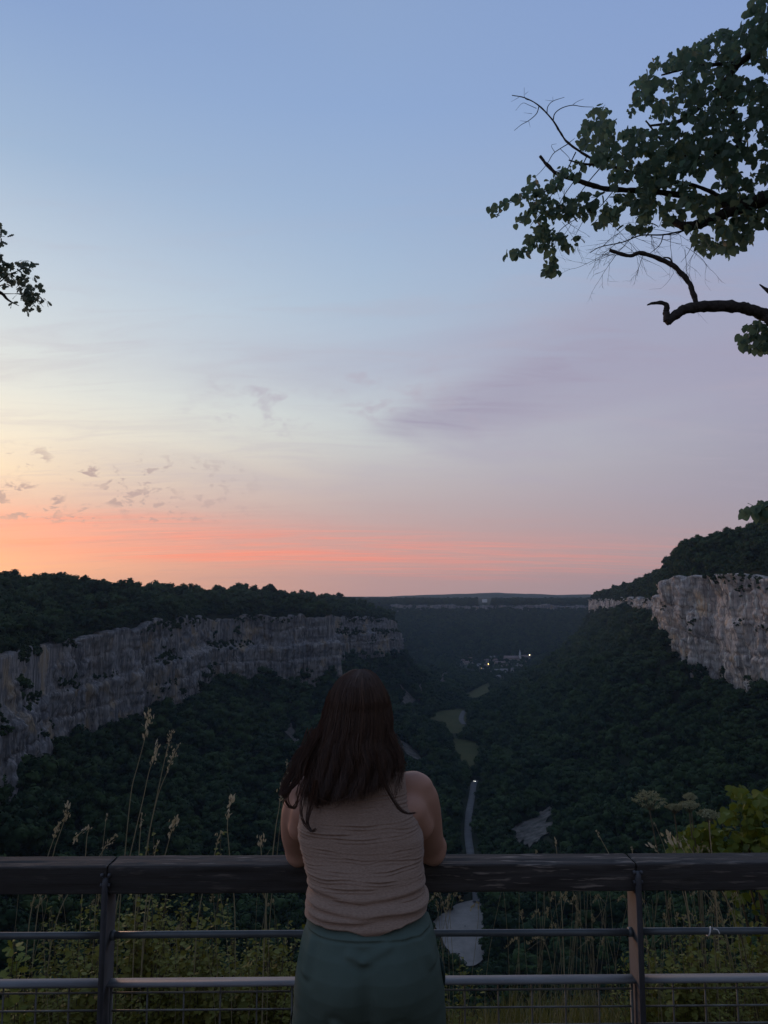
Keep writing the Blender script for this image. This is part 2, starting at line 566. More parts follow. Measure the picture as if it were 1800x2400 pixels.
def rock_mat(name, c_light, c_grey, c_dark, k=1.0, crack=0.8, vz=0.22):
    m, nt, b = new_mat(name)
    b.inputs['Roughness'].default_value = 0.95
    b.inputs['Specular IOR Level'].default_value = 0.15
    big = noise_fac(nt, 0.030 * k, (1, 1, 1.6), 5, 0.6, 0.36, 0.62)
    col = mix_rgb(nt, big, c_light, c_grey)
    st = noise_fac(nt, 0.26 * k, (1, 1, vz), 7, 0.68, 0.45, 0.68, distort=0.6)
    col = mix_rgb(nt, st, col, c_dark)
    band = noise_fac(nt, 0.12 * k, (0.12, 0.12, 1.6), 4, 0.6, 0.50, 0.66, loc=(3, 1, 7))
    col = mix_rgb(nt, band, col, tuple(v * 0.55 for v in c_grey))
    oc = noise_fac(nt, 0.05 * k, (1, 1, 0.9), 4, 0.55, 0.56, 0.68, loc=(31, 11, 5))
    col = mix_rgb(nt, oc, col, (c_light[0] * 1.08, c_light[1] * 0.92, c_light[2] * 0.68))
    lt = noise_fac(nt, 0.55 * k, (1, 1, 0.07), 5, 0.6, 0.54, 0.68, distort=0.4, loc=(17, 5, 3))
    col = mix_rgb(nt, lt, col, tuple(min(0.8, v * 1.35) for v in c_light))
    vo = nt.nodes.new('ShaderNodeTexVoronoi')
    vo.feature = 'DISTANCE_TO_EDGE'
    vo.inputs['Scale'].default_value = 0.20 * k
    tcv = nt.nodes.new('ShaderNodeTexCoord')
    mpv = nt.nodes.new('ShaderNodeMapping')
    mpv.inputs['Scale'].default_value = (1, 1, 0.22)
    nt.links.new(tcv.outputs['Object'], mpv.inputs[0])
    nt.links.new(mpv.outputs[0], vo.inputs['Vector'])
    cr_ = nt.nodes.new('ShaderNodeMapRange')
    cr_.inputs[1].default_value, cr_.inputs[2].default_value = 0.0, 0.07
    cr_.inputs[3].default_value, cr_.inputs[4].default_value = crack, 0.0
    nt.links.new(vo.outputs['Distance'], cr_.inputs[0])
    col = mix_rgb(nt, cr_.outputs[0], col, tuple(v * 0.7 for v in c_dark))
    nt.links.new(col, b.inputs['Base Color'])
    fine = noise_fac(nt, 0.55 * k, (1, 1, 0.35), 8, 0.7, 0.2, 0.8)
    bump(nt, b, fine, 0.9, 1.2)
    return m


M_ROCK_LIT = rock_mat('limestone', (0.72, 0.62, 0.52), (0.60, 0.555, 0.505), (0.17, 0.155, 0.145), crack=0.6, vz=0.12)  # warm sunset light on the right cliff is put into this rock colour
M_ROCK_SHADED = rock_mat('shaded grey limestone', (0.38, 0.345, 0.305), (0.30, 0.295, 0.295), (0.055, 0.054, 0.058), crack=0.5, vz=0.07)  # darker copy of the limestone: shade of faces turned from the sunset, as colour
M_SOIL = simple('forest floor', (0.018, 0.026, 0.012), (0.035, 0.040, 0.020), 0.06, 0.95, spec=0.1)
M_MEADOW = simple('meadow', (0.055, 0.062, 0.020), (0.080, 0.078, 0.026), 0.05, 0.95, spec=0.1, detail=6)
M_SCREE = simple('scree', (0.20, 0.172, 0.145), (0.075, 0.07, 0.055), 0.22, 0.95, spec=0.1, detail=8, bump_s=0.6, bump_d=1.0)
M_ROAD = simple('pale road', (0.095, 0.093, 0.09), (0.13, 0.126, 0.12), 0.2, 0.9, spec=0.2)
M_GRAVEL = simple('gravel yard', (0.29, 0.255, 0.22), (0.23, 0.205, 0.175), 0.25, 0.95, spec=0.1, detail=8)
M_HILL = simple('wooded hill', (0.030, 0.040, 0.022), (0.05, 0.055, 0.03), 0.01, 0.95, spec=0.05, detail=8)

ys = np.concatenate([np.linspace(8, 60, 14), np.linspace(66, 330, 45), np.linspace(336, 1420, 190), np.linspace(1428, 2700, 130), np.geomspace(2760, 6200, 22)])
us = np.concatenate([-np.geomspace(1800, 90, 18)[:-1] - 0, np.linspace(-90, 0, 18)])      # relative to the rims
cols = []
for Y in ys:
    lr, rr, le, re = ip(Y, L_RIM_X), ip(Y, R_RIM_X), ip(Y, L_EDGE), ip(Y, R_EDGE)
    lr, rr = lr - 5, rr + 5
    x = np.concatenate([lr + us, lr + np.array([1.3, 2.7, 4]), np.linspace(lr + 5, le, 50), np.linspace(le, re, 30)[1:-1],
                        np.linspace(re, rr - 5, 50), rr - np.array([4, 2.7, 1.3]), rr - us[::-1]])
    cols.append(np.stack([x, np.full_like(x, Y), terr(x, np.full_like(x, Y))], 1))
V = np.concatenate(cols)
link('terrain', mesh_np('terrain', V, grid_faces(len(ys), len(cols[0]))), M_SOIL, kind='structure', label='wooded valley sides and valley floor below the cliffs')


def drape(name, poly_px, mat, lift, nx=40, ny=24, wob=0.08, **props):
    """a patch of ground whose outline is the given closed list of world x, y points; laid on the land"""
    pl = np.asarray(poly_px, float)
    lo, hi = pl.min(0), pl.max(0)
    gx, gy = np.meshgrid(np.linspace(lo[0], hi[0], nx), np.linspace(lo[1], hi[1], ny), indexing='ij')
    # radial fan with rings keeps the outline exact
    c = pl.mean(0)
    ring = spline(np.concatenate([pl, pl[:1]]), 97)[:-1]
    sz_ = np.linalg.norm(ring - c, axis=1).mean()
    ring = c + (ring - c) * (1 + wob * fbm(ring[:, 0] / (sz_ * 0.35), ring[:, 1] / (sz_ * 0.35), seed=int(abs(c[0])) + 3, oct=3))[:, None]
    rs = np.linspace(0.02, 1, 14)
    pts = c + rs[:, None, None] * (ring - c)[None]
    z = terr(pts[..., 0], pts[..., 1]) + lift
    V = np.concatenate([pts, z[..., None]], -1).reshape(-1, 3)
    return link(name, mesh_np(name, V, grid_faces(len(rs), len(ring), True)), mat, **props)


def FP(px, py, z=FLOOR):
    """where the sight line through that pixel meets the level z"""
    p = P(px, py, 1000.0)
    t = (z - CAMH) / (p[2] - CAMH)
    return np.array((p[0] * t, 1000.0 * t))


CLEAR = []            # world outlines kept free of trees


def patch(name, pts_px, mat, lift, **props):
    pl = np.array([FP(*q) for q in pts_px])
    CLEAR.append(pl)
    return drape(name, pl, mat, lift, kind='structure', **props)


patch('meadow', [(985, 1688), (1030, 1668), (1082, 1662), (1098, 1672), (1092, 1690), (1082, 1716), (1050, 1717), (1040, 1694)], M_MEADOW, 0.6, label='olive green meadow on the valley floor below the village')
patch('meadow', [(1052, 1728), (1090, 1736), (1132, 1745), (1120, 1775), (1108, 1798), (1090, 1795), (1072, 1765)], M_MEADOW, 0.6, label='smaller dim meadow on the valley floor nearer the road')
patch('meadow', [(1085, 1632), (1120, 1612), (1150, 1600), (1150, 1618), (1115, 1636)], M_MEADOW, 0.6, label='narrow grey green meadow just below the village')
patch('gravel_yard', [(1018, 2162), (1040, 2140), (1085, 2116), (1128, 2104), (1142, 2115), (1132, 2150), (1135, 2200), (1130, 2250), (1090, 2270), (1055, 2240), (1030, 2190)], M_GRAVEL, 0.7, label='pale gravel yard far below behind the railing')

# the road along the valley floor
road_px = [(1120, 2118), (1112, 2060), (1102, 2000), (1097, 1955), (1099, 1912), (1106, 1870), (1110, 1842), (1115, 1832)]
rp = spline(np.array([FP(*q) for q in road_px]), 60)
tg = np.gradient(rp, axis=0)
tg /= np.linalg.norm(tg, axis=1)[:, None]
nr = np.stack([tg[:, 1], -tg[:, 0]], 1)
hw = 2.7
Vr = []
for p_, n_ in zip(rp, nr):
    for s in (-1, -0.9, 0, 0.9, 1):
        q = p_ + n_ * hw * s
        Vr.append((q[0], q[1], FLOOR + 1.3 - (0.35 if abs(s) == 1 else 0)))
link('road', mesh_np('road', Vr, grid_faces(60, 5)), M_ROAD, kind='structure', label='pale winding road on the valley floor')
ROADPTS = [rp]
r2 = spline(np.array([FP(*q) for q in [(1088, 1700), (1081, 1690), (1082, 1680), (1088, 1668)]]), 20)
tg = np.gradient(r2, axis=0)
tg /= np.linalg.norm(tg, axis=1)[:, None]
nr = np.stack([tg[:, 1], -tg[:, 0]], 1)
Vr = [(p_[0] + n_[0] * 3.2 * s, p_[1] + n_[1] * 3.2 * s, FLOOR + 1.5) for p_, n_ in zip(r2, nr) for s in (-1, 0, 1)]
link('road', mesh_np('road', Vr, grid_faces(20, 3)), M_ROAD, kind='structure', label='short bend of road beside the larger meadow')
ROADPTS.append(r2)


def hitland(px, py, y0=150, y1=3000):
    """where the sight line through a pixel meets the land"""
    Y = np.linspace(y0, y1, 1400)
    p = P(px, py, 1.0)
    d = np.array((p[0], 1.0, p[2] - CAMH))
    X, Z = d[0] * Y, CAMH + d[2] * Y
    g = terr(X, Y)
    k = np.argmax(Z < g)
    return np.array((X[k], Y[k]))


def scree(pts, label):
    pl = np.array([hitland(*q) for q in pts])
    CLEAR.append(pl)
    return drape('scree', pl, M_SCREE, 1.6, wob=0.30, kind='structure', label=label)


scree([(938, 1608), (952, 1622), (972, 1636), (990, 1632), (975, 1648), (945, 1650), (932, 1640), (950, 1634)], 'grey scree patch on the wooded slope below the far end of the cliff')
scree([(975, 1600), (988, 1608), (996, 1618), (990, 1624), (982, 1612)], 'small curved scree scar on the wooded slope')
scree([(636, 1692), (664, 1704), (684, 1702), (700, 1728), (722, 1748), (700, 1756), (684, 1738), (660, 1714)], 'long grey scree streak beside the hair of the person')
scree([(935, 1738), (960, 1750), (985, 1772), (992, 1786), (965, 1778), (945, 1762), (928, 1748)], 'grey scree tongue beside the shoulder of the person')
scree([(1192, 1972), (1205, 1945), (1228, 1928), (1252, 1922), (1270, 1908), (1292, 1896), (1296, 1910), (1278, 1934), (1300, 1935), (1285, 1955), (1262, 1972), (1240, 1990), (1222, 1975), (1208, 1990)], 'brown grey scree below the wood just above the railing')
scree([(1022, 1586), (1044, 1580), (1052, 1596), (1030, 1600)], 'pale bare patch on the slope near the village')

# ------------------------------------------------------------------ cliffs


def cliff(name, path, rimz, basez, outward, mat, ds, rows, amp, seed, ledges, label, over=2.5, hang=None, blk=1.0):
    """a rock wall along a plan curve; outward is +1 when the open side lies right of the walking direction"""
    seg = np.linalg.norm(np.diff(path, axis=0), axis=1)
    s = np.concatenate([[0], np.cumsum(seg)])
    n = int(s[-1] / ds)
    si = np.linspace(0, s[-1], n)
    x, y = np.interp(si, s, path[:, 0]), np.interp(si, s, path[:, 1])
    k = max(3, int(14 / ds))
    ker = np.ones(k) / k
    xs = np.convolve(np.pad(x, k, mode='edge'), ker, 'same')[k:-k]
    ysm = np.convolve(np.pad(y, k, mode='edge'), ker, 'same')[k:-k]
    tx, ty = np.gradient(xs), np.gradient(ysm)
    L = np.hypot(tx, ty) + 1e-9
    nx, ny = outward * ty / L, -outward * tx / L
    rz, bz = np.interp(si, s, rimz), np.interp(si, s, basez)
    # rim runs up and down between buttresses
    rz = rz - 13 * amp * np.clip(vn(si / 13.0, 4.5, seed=seed + 15) - 0.42, 0, 1) * np.minimum(1, (rz - bz) / 40)
    rz = rz + amp * (5.0 * fbm(si / 26, 0.5, seed=seed + 5, oct=3) + 3.5 * np.abs(vn(si / 7.0, 1.5, seed=seed + 6)) - 1.5)
    v = np.linspace(0, 1, rows)
    z = (bz - 14)[:, None] + v[None, :] * (rz - bz + 14)[:, None]
    sg = si[:, None] + 0 * z
    frac = np.clip((z - bz[:, None]) / np.maximum(rz - bz, 5)[:, None], 0, 1)
    butt = 7.0 * fbm(sg / 48, z / 130, seed=seed, oct=3)
    r1 = 1 - np.abs(fbm(sg / 15 + 0.35 * fbm(sg / 30, z / 24, seed=seed + 9), z / 110, seed=seed + 1, oct=3)) * 2
    r2 = 1 - np.abs(vn(sg / 5.2 + 0.5 * vn(sg / 9, z / 12, seed=seed + 8), z / 34, seed=seed + 2)) * 2
    chim = -4.5 * np.clip(vn(sg / 26, z / 200, seed=seed + 12) - 0.52, 0, 1) * 3
    fine = 0.7 * fbm(sg / 2.4, z / 3.6, seed=seed + 3, oct=3)
    d = over + amp * (butt + 3.6 * r1 + 2.2 * r2 + chim + 1.5 * fine)
    if hang is not None:
        d = d + np.interp(si, s, hang)[:, None] * frac ** 1.2
    for f0, w, depth in ledges:
        fl = f0 + 0.06 * fbm(sg / 60, 1.7, seed=seed + 31, oct=2)
        d += depth * amp * np.clip((fl - frac) / w, -1, 1) * (0.6 + 0.6 * vn(sg / 40, 3.3, seed=seed + 40))
        d -= 1.6 * amp * np.exp(-((frac - fl) / 0.014) ** 2)
    # fractured blocks with sharp steps
    bx = np.floor((sg + 4 * fbm(sg / 14, z / 20, seed=seed + 60, oct=2)) / 5.0)
    bz = np.floor((z + 9 * _h(bx.astype(np.int64), bx.astype(np.int64) * 0, bx.astype(np.int64) * 0, seed)) / 8.5)
    d += blk * amp * 2.6 * (_h(bx.astype(np.int64), bz.astype(np.int64), bx.astype(np.int64) * 0, seed + 61) - 0.5)
    bx2 = np.floor((sg + 2 * fbm(sg / 6, z / 9, seed=seed + 62, oct=2)) / 2.2)
    bz2 = np.floor((z + 3 * _h(bx2.astype(np.int64), bx2.astype(np.int64) * 0, bx2.astype(np.int64) * 0, seed + 3)) / 3.4)
    d += blk * amp * 1.0 * (_h(bx2.astype(np.int64), bz2.astype(np.int64), bx2.astype(np.int64) * 0, seed + 63) - 0.5)
    # blocky bedding: shallow terraces
    d += amp * 0.6 * vn(sg / 9, np.floor(z / 3.4 + 0.8 * vn(sg / 30, 0.2, seed=seed + 50)) * 7.13, seed=seed + 51)
    d = np.maximum(d, 0.6 + 0.5 * fine)
    X = xs[:, None] + nx[:, None] * d
    Y = ysm[:, None] + ny[:, None] * d
    # fold the top back into the land
    X = np.concatenate([X, (X[:, -1] - nx * 5)[:, None], (X[:, -1] - nx * 28)[:, None]], 1)
    Y = np.concatenate([Y, (Y[:, -1] - ny * 5)[:, None], (Y[:, -1] - ny * 28)[:, None]], 1)
    z = np.concatenate([z, z[:, -1:] + 0.8, z[:, -1:] - 4], 1)
    V = np.stack([X, Y, z], -1).reshape(-1, 3)
    o = link(name, mesh_np(name, V, grid_faces(n, rows + 2)), mat, kind='structure', label=label)
    return X, Y, z, frac


yl = np.concatenate([np.linspace(120, 860, 150), np.linspace(864, 1420, 140)])
CL = cliff('left_cliff', np.stack([ip(yl, L_RIM_X), yl], 1), ip(yl, L_RIM_Z), ip(yl, L_BASE_Z), 1, M_ROCK_SHADED, 1.25, 64, 1.0, 100,
           [(0.54, 0.05, 4.6), (0.80, 0.05, 1.4), (0.28, 0.05, 1.6)], 'long shaded grey limestone cliff under the wooded plateau on the sunset side', blk=0.55)
yr = np.concatenate([np.linspace(150, 700, 140), np.linspace(704, 1640, 150)])
CR = cliff('right_cliff', np.stack([ip(yr, R_RIM_X), yr], 1), ip(yr, R_RIM_Z), ip(yr, R_BASE_Z), -1, M_ROCK_LIT, 1.1, 80, 1.0, 300,
           [(0.62, 0.10, 1.4), (0.30, 0.2, -0.8)], 'pale limestone cliff above the dark wooded slope', hang=ip(yr, [(0, 0), (480, 3), (590, 9), (690, 12), (715, 8), (800, 2), (2000, 0)]))
xf = np.linspace(20, 760, 160)
yf = 2449 + 60 * fbm(xf / 400, 3.1, seed=3, oct=3) + 20 * fbm(xf / 90, 7.7, seed=4, oct=2)
CF = cliff('far_cliff', np.stack([xf, yf], 1), -30 + 5 * fbm(xf / 50, 9.1, seed=77), -46 + 9 * fbm(xf / 45, 2.2, seed=78), 1, M_ROCK_SHADED, 3.0, 16, 0.9, 500,
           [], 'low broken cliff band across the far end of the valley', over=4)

# far hills beyond the plateau
for i, (Yh, pts, nm) in enumerate([
        (5200, [(200, 1412), (700, 1404), (860, 1400), (930, 1397), (1000, 1394), (1060, 1393), (1120, 1390), (1165, 1389), (1230, 1392), (1300, 1394), (1400, 1393), (1700, 1395), (2200, 1400)], 'long low blue hill on the horizon behind the valley'),
        (3300, [(200, 1420), (850, 1409), (940, 1405), (1000, 1404), (1080, 1404), (1130, 1402), (1180, 1401), (1240, 1401), (1300, 1400), (1400, 1399), (1800, 1398), (2200, 1400)], 'dark flat wooded plateau edge before the horizon hill')]):
    w = np.array([P(a, b, Yh) for a, b in pts])
    xx = np.linspace(w[0, 0], w[-1, 0], 260)
    zz = np.interp(xx, w[:, 0], w[:, 2]) + (4 if i == 0 else 2.5) * fbm(xx / 120, 1.0, seed=60 + i, oct=5)
    prof = [(-700, -70), (-350, -22), (-120, -5), (0, 0), (150, -3), (500, -25), (900, -80)]
    V = np.array([[(x, Yh + py + 40 * fbm(x / 500, 2.0, seed=5), z + pz) for py, pz in prof] for x, z in zip(xx, zz)]).reshape(-1, 3)
    link('far_hill', mesh_np('far_hill', V, grid_faces(len(xx), len(prof))), M_HILL, kind='structure', label=nm)
# ------------------------------------------------------------------ woods
M_LEAF_FAR = leaf_mat('wood foliage', (0.008, 0.026, 0.009), (0.052, 0.086, 0.022), trans=0.0, wi=0.25, rough=0.8, spec=0.15)
M_BARK = simple('dark bark', (0.040, 0.032, 0.026), (0.07, 0.06, 0.05), 12, 0.95, (1, 1, 0.2), spec=0.1, bump_s=0.5)


def ico(sub=1):
    t = (1 + 5 ** 0.5) / 2
    v = np.array([(-1, t, 0), (1, t, 0), (-1, -t, 0), (1, -t, 0), (0, -1, t), (0, 1, t), (0, -1, -t), (0, 1, -t), (t, 0, -1), (t, 0, 1), (-t, 0, -1), (-t, 0, 1)], float)
    v /= np.linalg.norm(v[0])
    f = [(0, 11, 5), (0, 5, 1), (0, 1, 7), (0, 7, 10), (0, 10, 11), (1, 5, 9), (5, 11, 4), (11, 10, 2), (10, 7, 6), (7, 1, 8),
         (3, 9, 4), (3, 4, 2), (3, 2, 6), (3, 6, 8), (3, 8, 9), (4, 9, 5), (2, 4, 11), (6, 2, 10), (8, 6, 7), (9, 8, 1)]
    for _ in range(sub):
        v = list(map(tuple, v))
        mid, nf = {}, []

        def mp(a, b):
            k = (min(a, b), max(a, b))
            if k not in mid:
                m = (np.array(v[a]) + np.array(v[b])) / 2
                v.append(tuple(m / np.linalg.norm(m)))
                mid[k] = len(v) - 1
            return mid[k]
        for a, b, c in f:
            ab, bc, ca = mp(a, b), mp(b, c), mp(c, a)
            nf += [(a, ab, ca), (b, bc, ab), (c, ca, bc), (ab, bc, ca)]
        f = nf
        v = np.array(v)
    return np.array(v), np.array(f)


ICO1, ICO1F = ico(1)
ICO0, ICO0F = ico(0)


def crown_geo(seed, lobes=14, quads=58, size=0.085, conic=0.0, inner=True):
    """a broadleaf crown one unit tall (ground at z = 0): lobes covered with many leaf clumps"""
    r = np.random.default_rng(seed)
    g = Geo()
    for i in range(lobes):
        h = r.uniform(0.30, 0.88)
        ring = 0.36 * math.sin(math.pi * min(1, max(0.08, (1.02 - h) / 0.86))) ** 0.7 * (1 - conic * h)
        a = i * 2.4 + r.uniform(-0.4, 0.4)
        rad = r.uniform(0.4, 1.0) * ring
        c = np.array((math.cos(a) * rad, math.sin(a) * rad, h))
        R = r.uniform(0.11, 0.19) * (1 - 0.4 * conic)
        if inner:
            g.add(c + ICO0 * R * 0.82, T=ICO0F)
        n = r.normal(size=(quads, 3))
        n[:, 2] = n[:, 2] * 0.9 + 0.25
        n /= np.linalg.norm(n, axis=1)[:, None]
        p = c + n * R * r.uniform(0.85, 1.18, (quads, 1)) * np.array((1, 1, 0.85))
        nn = n + 0.33 * r.normal(size=n.shape)
        nn /= np.linalg.norm(nn, axis=1)[:, None]
        t1 = np.cross(nn, r.normal(size=n.shape))
        t1 /= np.linalg.norm(t1, axis=1)[:, None]
        t2 = np.cross(nn, t1)
        s = size * r.uniform(0.5, 1.15, (quads, 1))
        q = np.stack([p + t1 * s * 0.6, p + t2 * s * 0.5, p - t1 * s * 0.6, p - t2 * s * 0.5], 1).reshape(-1, 3)
        g.add(q, Q=np.arange(quads * 4).reshape(-1, 4))
    return g


def trunk_geo(seed):
    r = np.random.default_rng(seed)
    g = Geo()
    path = spline([(0, 0, -0.06), (r.uniform(-.02, .02), r.uniform(-.02, .02), 0.2), (r.uniform(-.04, .04), r.uniform(-.04, .04), 0.5), (0, 0, 0.78)], 7)
    g.add(*tube(path, np.linspace(0.026, 0.006, 7), 6))
    for k in range(4):
        a = r.uniform(0, 6.28)
        z0 = r.uniform(0.3, 0.55)
        e = np.array((math.cos(a) * 0.25, math.sin(a) * 0.25, z0 + 0.2))
        b0 = np.array((0, 0, z0))
        g.add(*tube(spline([b0, (b0 + e) / 2 + (0, 0, -0.02), e], 5), np.linspace(0.011, 0.003, 5), 4))
    return g


lib = bpy.data.collections.new('tree_kinds')        # sources for the wood, not placed themselves
KINDS_NEAR, KINDS_FAR = bpy.data.collections.new('wood_near'), bpy.data.collections.new('wood_far')
CROWNS = []
for i in range(6):
    g = crown_geo(40 + i, lobes=15, quads=62, size=0.080, conic=0.0 if i < 5 else 0.7)
    me = g.mesh('crown_%d' % i)
    me.materials.append(M_LEAF_FAR)
    CROWNS.append(me)
    KINDS_NEAR.objects.link(bpy.data.objects.new('a%d' % i, me))
TRUNKS = []
for i in range(3):
    me = trunk_geo(70 + i).mesh('trunk')
    me.materials.append(M_BARK)
    TRUNKS.append(me)
for i in range(4):
    g = crown_geo(140 + i, lobes=9, quads=20, size=0.17)
    me = g.mesh('far_crown_%d' % i)
    me.materials.append(M_LEAF_FAR)
    KINDS_FAR.objects.link(bpy.data.objects.new('b%d' % i, me))


def scatter(name, pts, sc, coll, nk, label, flat=None, seed=1):
    """one wood: copies of the tree kinds on the points"""
    r = np.random.default_rng(seed)
    me = mesh_np(name, pts)
    n = len(pts)
    for an, ty, val in (('sc', 'FLOAT_VECTOR', np.stack([sc * r.uniform(0.9, 1.3, n), sc * r.uniform(0.9, 1.3, n), sc], 1).astype(np.float32).ravel()),
                        ('rot', 'FLOAT_VECTOR', np.stack([r.normal(0, 0.06, n), r.normal(0, 0.06, n), r.uniform(0, 6.28, n)], 1).astype(np.float32).ravel())):
        at = me.attributes.new(an, ty, 'POINT')
        at.data.foreach_set('vector', val)
    at = me.attributes.new('kind_index', 'INT', 'POINT')
    at.data.foreach_set('value', r.integers(0, nk, n).astype(np.int32))
    ng = bpy.data.node_groups.new(name + '_nodes', 'GeometryNodeTree')
    ng.interface.new_socket('Geometry', in_out='INPUT', socket_type='NodeSocketGeometry')
    ng.interface.new_socket('Geometry', in_out='OUTPUT', socket_type='NodeSocketGeometry')
    N = ng.nodes.new
    gi, go = N('NodeGroupInput'), N('NodeGroupOutput')
    m2p, iop, ci = N('GeometryNodeMeshToPoints'), N('GeometryNodeInstanceOnPoints'), N('GeometryNodeCollectionInfo')
    ci.inputs['Collection'].default_value = coll
    ci.inputs['Separate Children'].default_value = True
    ci.inputs['Reset Children'].default_value = True
    iop.inputs['Pick Instance'].default_value = True
    L = ng.links.new
    L(gi.outputs[0], m2p.inputs[0])
    L(m2p.outputs[0], iop.inputs['Points'])
    L(ci.outputs[0], iop.inputs['Instance'])
    for an, ty, sock in (('sc', 'FLOAT_VECTOR', 'Scale'), ('rot', 'FLOAT_VECTOR', 'Rotation'), ('kind_index', 'INT', 'Instance Index')):
        na = N('GeometryNodeInputNamedAttribute')
        na.data_type = ty
        na.inputs['Name'].default_value = an
        if sock == 'Rotation':
            e2r = N('FunctionNodeEulerToRotation')
            L(na.outputs[0], e2r.inputs[0])
            L(e2r.outputs[0], iop.inputs[sock])
        else:
            L(na.outputs[0], iop.inputs[sock])
    L(iop.outputs[0], go.inputs[0])
    o = link(name, me, None, kind='stuff', label=label)
    md = o.modifiers.new('wood', 'NODES')
    md.node_group = ng
    return o


def inside(px, py, poly):
    r = np.zeros(px.shape, bool)
    j = len(poly) - 1
    for i in range(len(poly)):
        xi, yi = poly[i]
        xj, yj = poly[j]
        c = ((yi > py) != (yj > py)) & (px < (xj - xi) * (py - yi) / (yj - yi + 1e-12) + xi)
        r ^= c
        j = i
    return r


def points(x0, x1, y0, y1, sp, seed):
    r = np.random.default_rng(seed)
    gx, gy = np.meshgrid(np.arange(x0, x1, sp), np.arange(y0, y1, sp), indexing='ij')
    return gx.ravel() + r.uniform(-.45, .45, gx.size) * sp, gy.ravel() + r.uniform(-.45, .45, gy.size) * sp


PXCLEAR = [np.array([pix(p[0], p[1], terr(p[0], p[1])) for p in pl]).reshape(-1, 2) for pl in CLEAR]
PXCLEAR.append(np.array([(1118, 1399), (1154, 1399), (1154, 1412), (1118, 1412)], float))
VILLAGE_PX = np.array([(1055, 1562), (1100, 1545), (1180, 1536), (1250, 1535), (1255, 1556), (1205, 1576), (1195, 1600), (1160, 1604), (1152, 1586), (1110, 1578), (1070, 1572)], float)


def keep(X, Y, H, village=True):
    Z = terr(X, Y)
    a, b = pix(X, Y, Z)
    k = (a > -260) & (a < 2060) & (b < 2700)
    at, bt = pix(X, Y, Z + H * 0.8)
    am, bm = pix(X, Y, Z + H * 0.45)
    for pl in PXCLEAR:
        k &= ~inside(a, b, pl)
        k &= ~inside(am, bm, pl)
        k &= ~inside(at, bt, pl)
    if village:
        thin = np.random.default_rng(12).random(len(X)) < 0.72
        k &= ~(inside(a, b, VILLAGE_PX) & thin)
        k &= ~(inside(at, bt, VILLAGE_PX) & (Y < 2100) & thin)
    for rpx in ROADPTS:
        d = np.min(np.hypot(X[:, None] - rpx[None, :, 0], Y[:, None] - rpx[None, :, 1]), 1)
        k &= d > 7.0
        ra, rb = pix(rpx[:, 0], rpx[:, 1], FLOOR)
        for f in (0.45, 0.8):
            at, bt = pix(X, Y, Z + H * f)
            hit = (np.abs(np.interp(bt, rb[::-1] if rb[0] > rb[-1] else rb, ra[::-1] if rb[0] > rb[-1] else ra) - at) < 9) & (bt > rb.min() - 4) & (bt < rb.max() + 4)
            ry = np.interp(bt, rb[::-1] if rb[0] > rb[-1] else rb, rpx[::-1, 1] if rb[0] > rb[-1] else rpx[:, 1])
            k &= ~(hit & (Y < ry))
    return k, Z


woods = {}
INDIV = []          # trees that stand out one by one: (x, y, z, height, where)


def wood(name, x0, x1, y0, y1, sp, test, hlo, hhi, coll, nk, label, seed, indiv=None, village=True):
    X, Y = points(x0, x1, y0, y1, sp, seed)
    r = np.random.default_rng(seed + 1)
    H = (hlo + (hhi - hlo) * np.clip(0.45 + 0.5 * fbm(X / 35, Y / 35, seed=seed) + r.normal(0, 0.36, X.size), -0.15, 1.4))
    m = test(X, Y)
    X, Y, H = X[m], Y[m], H[m]
    k, Z = keep(X, Y, H, village)
    X, Y, Z, H = X[k], Y[k], Z[k], H[k]
    if indiv is not None:
        sel = indiv(X, Y, Z, H)
        for i in np.nonzero(sel)[0]:
            INDIV.append((X[i], Y[i], Z[i], H[i], name))
        X, Y, Z, H = X[~sel], Y[~sel], Z[~sel], H[~sel]
    scatter(name, np.stack([X, Y, Z - 0.6], 1), H, coll, nk, label, seed=seed)
    woods[name] = len(X)


lrx, rrx = (lambda Y: ip(Y, L_RIM_X)), (lambda Y: ip(Y, R_RIM_X))


def top_per_column(X, Y, Z, H, n, lo, hi, ymax):
    """the trees whose tops stand highest in each slice of the view"""
    a, b = pix(X, Y, Z + H)
    sel = np.zeros(len(X), bool)
    edges = np.linspace(lo, hi, n + 1)
    for i in range(n):
        m = np.nonzero((a >= edges[i]) & (a < edges[i + 1]) & (Y < ymax))[0]
        if len(m):
            sel[m[np.argmin(b[m])]] = True
    return sel


def nearest_in_cells(X, Y, Z, H, nx, ny, x0, x1, y0, y1, ymax):
    a, b = pix(X, Y, Z + H * 0.7)
    sel = np.zeros(len(X), bool)
    ca = np.floor((a - x0) / (x1 - x0) * nx).astype(int)
    cb = np.floor((b - y0) / (y1 - y0) * ny).astype(int)
    ok = (ca >= 0) & (ca < nx) & (cb >= 0) & (cb < ny) & (Y < ymax)
    for c in range(nx):
        for d in range(ny):
            m = np.nonzero(ok & (ca == c) & (cb == d))[0]
            if len(m):
                sel[m[np.argmin(Y[m])]] = True
    return sel


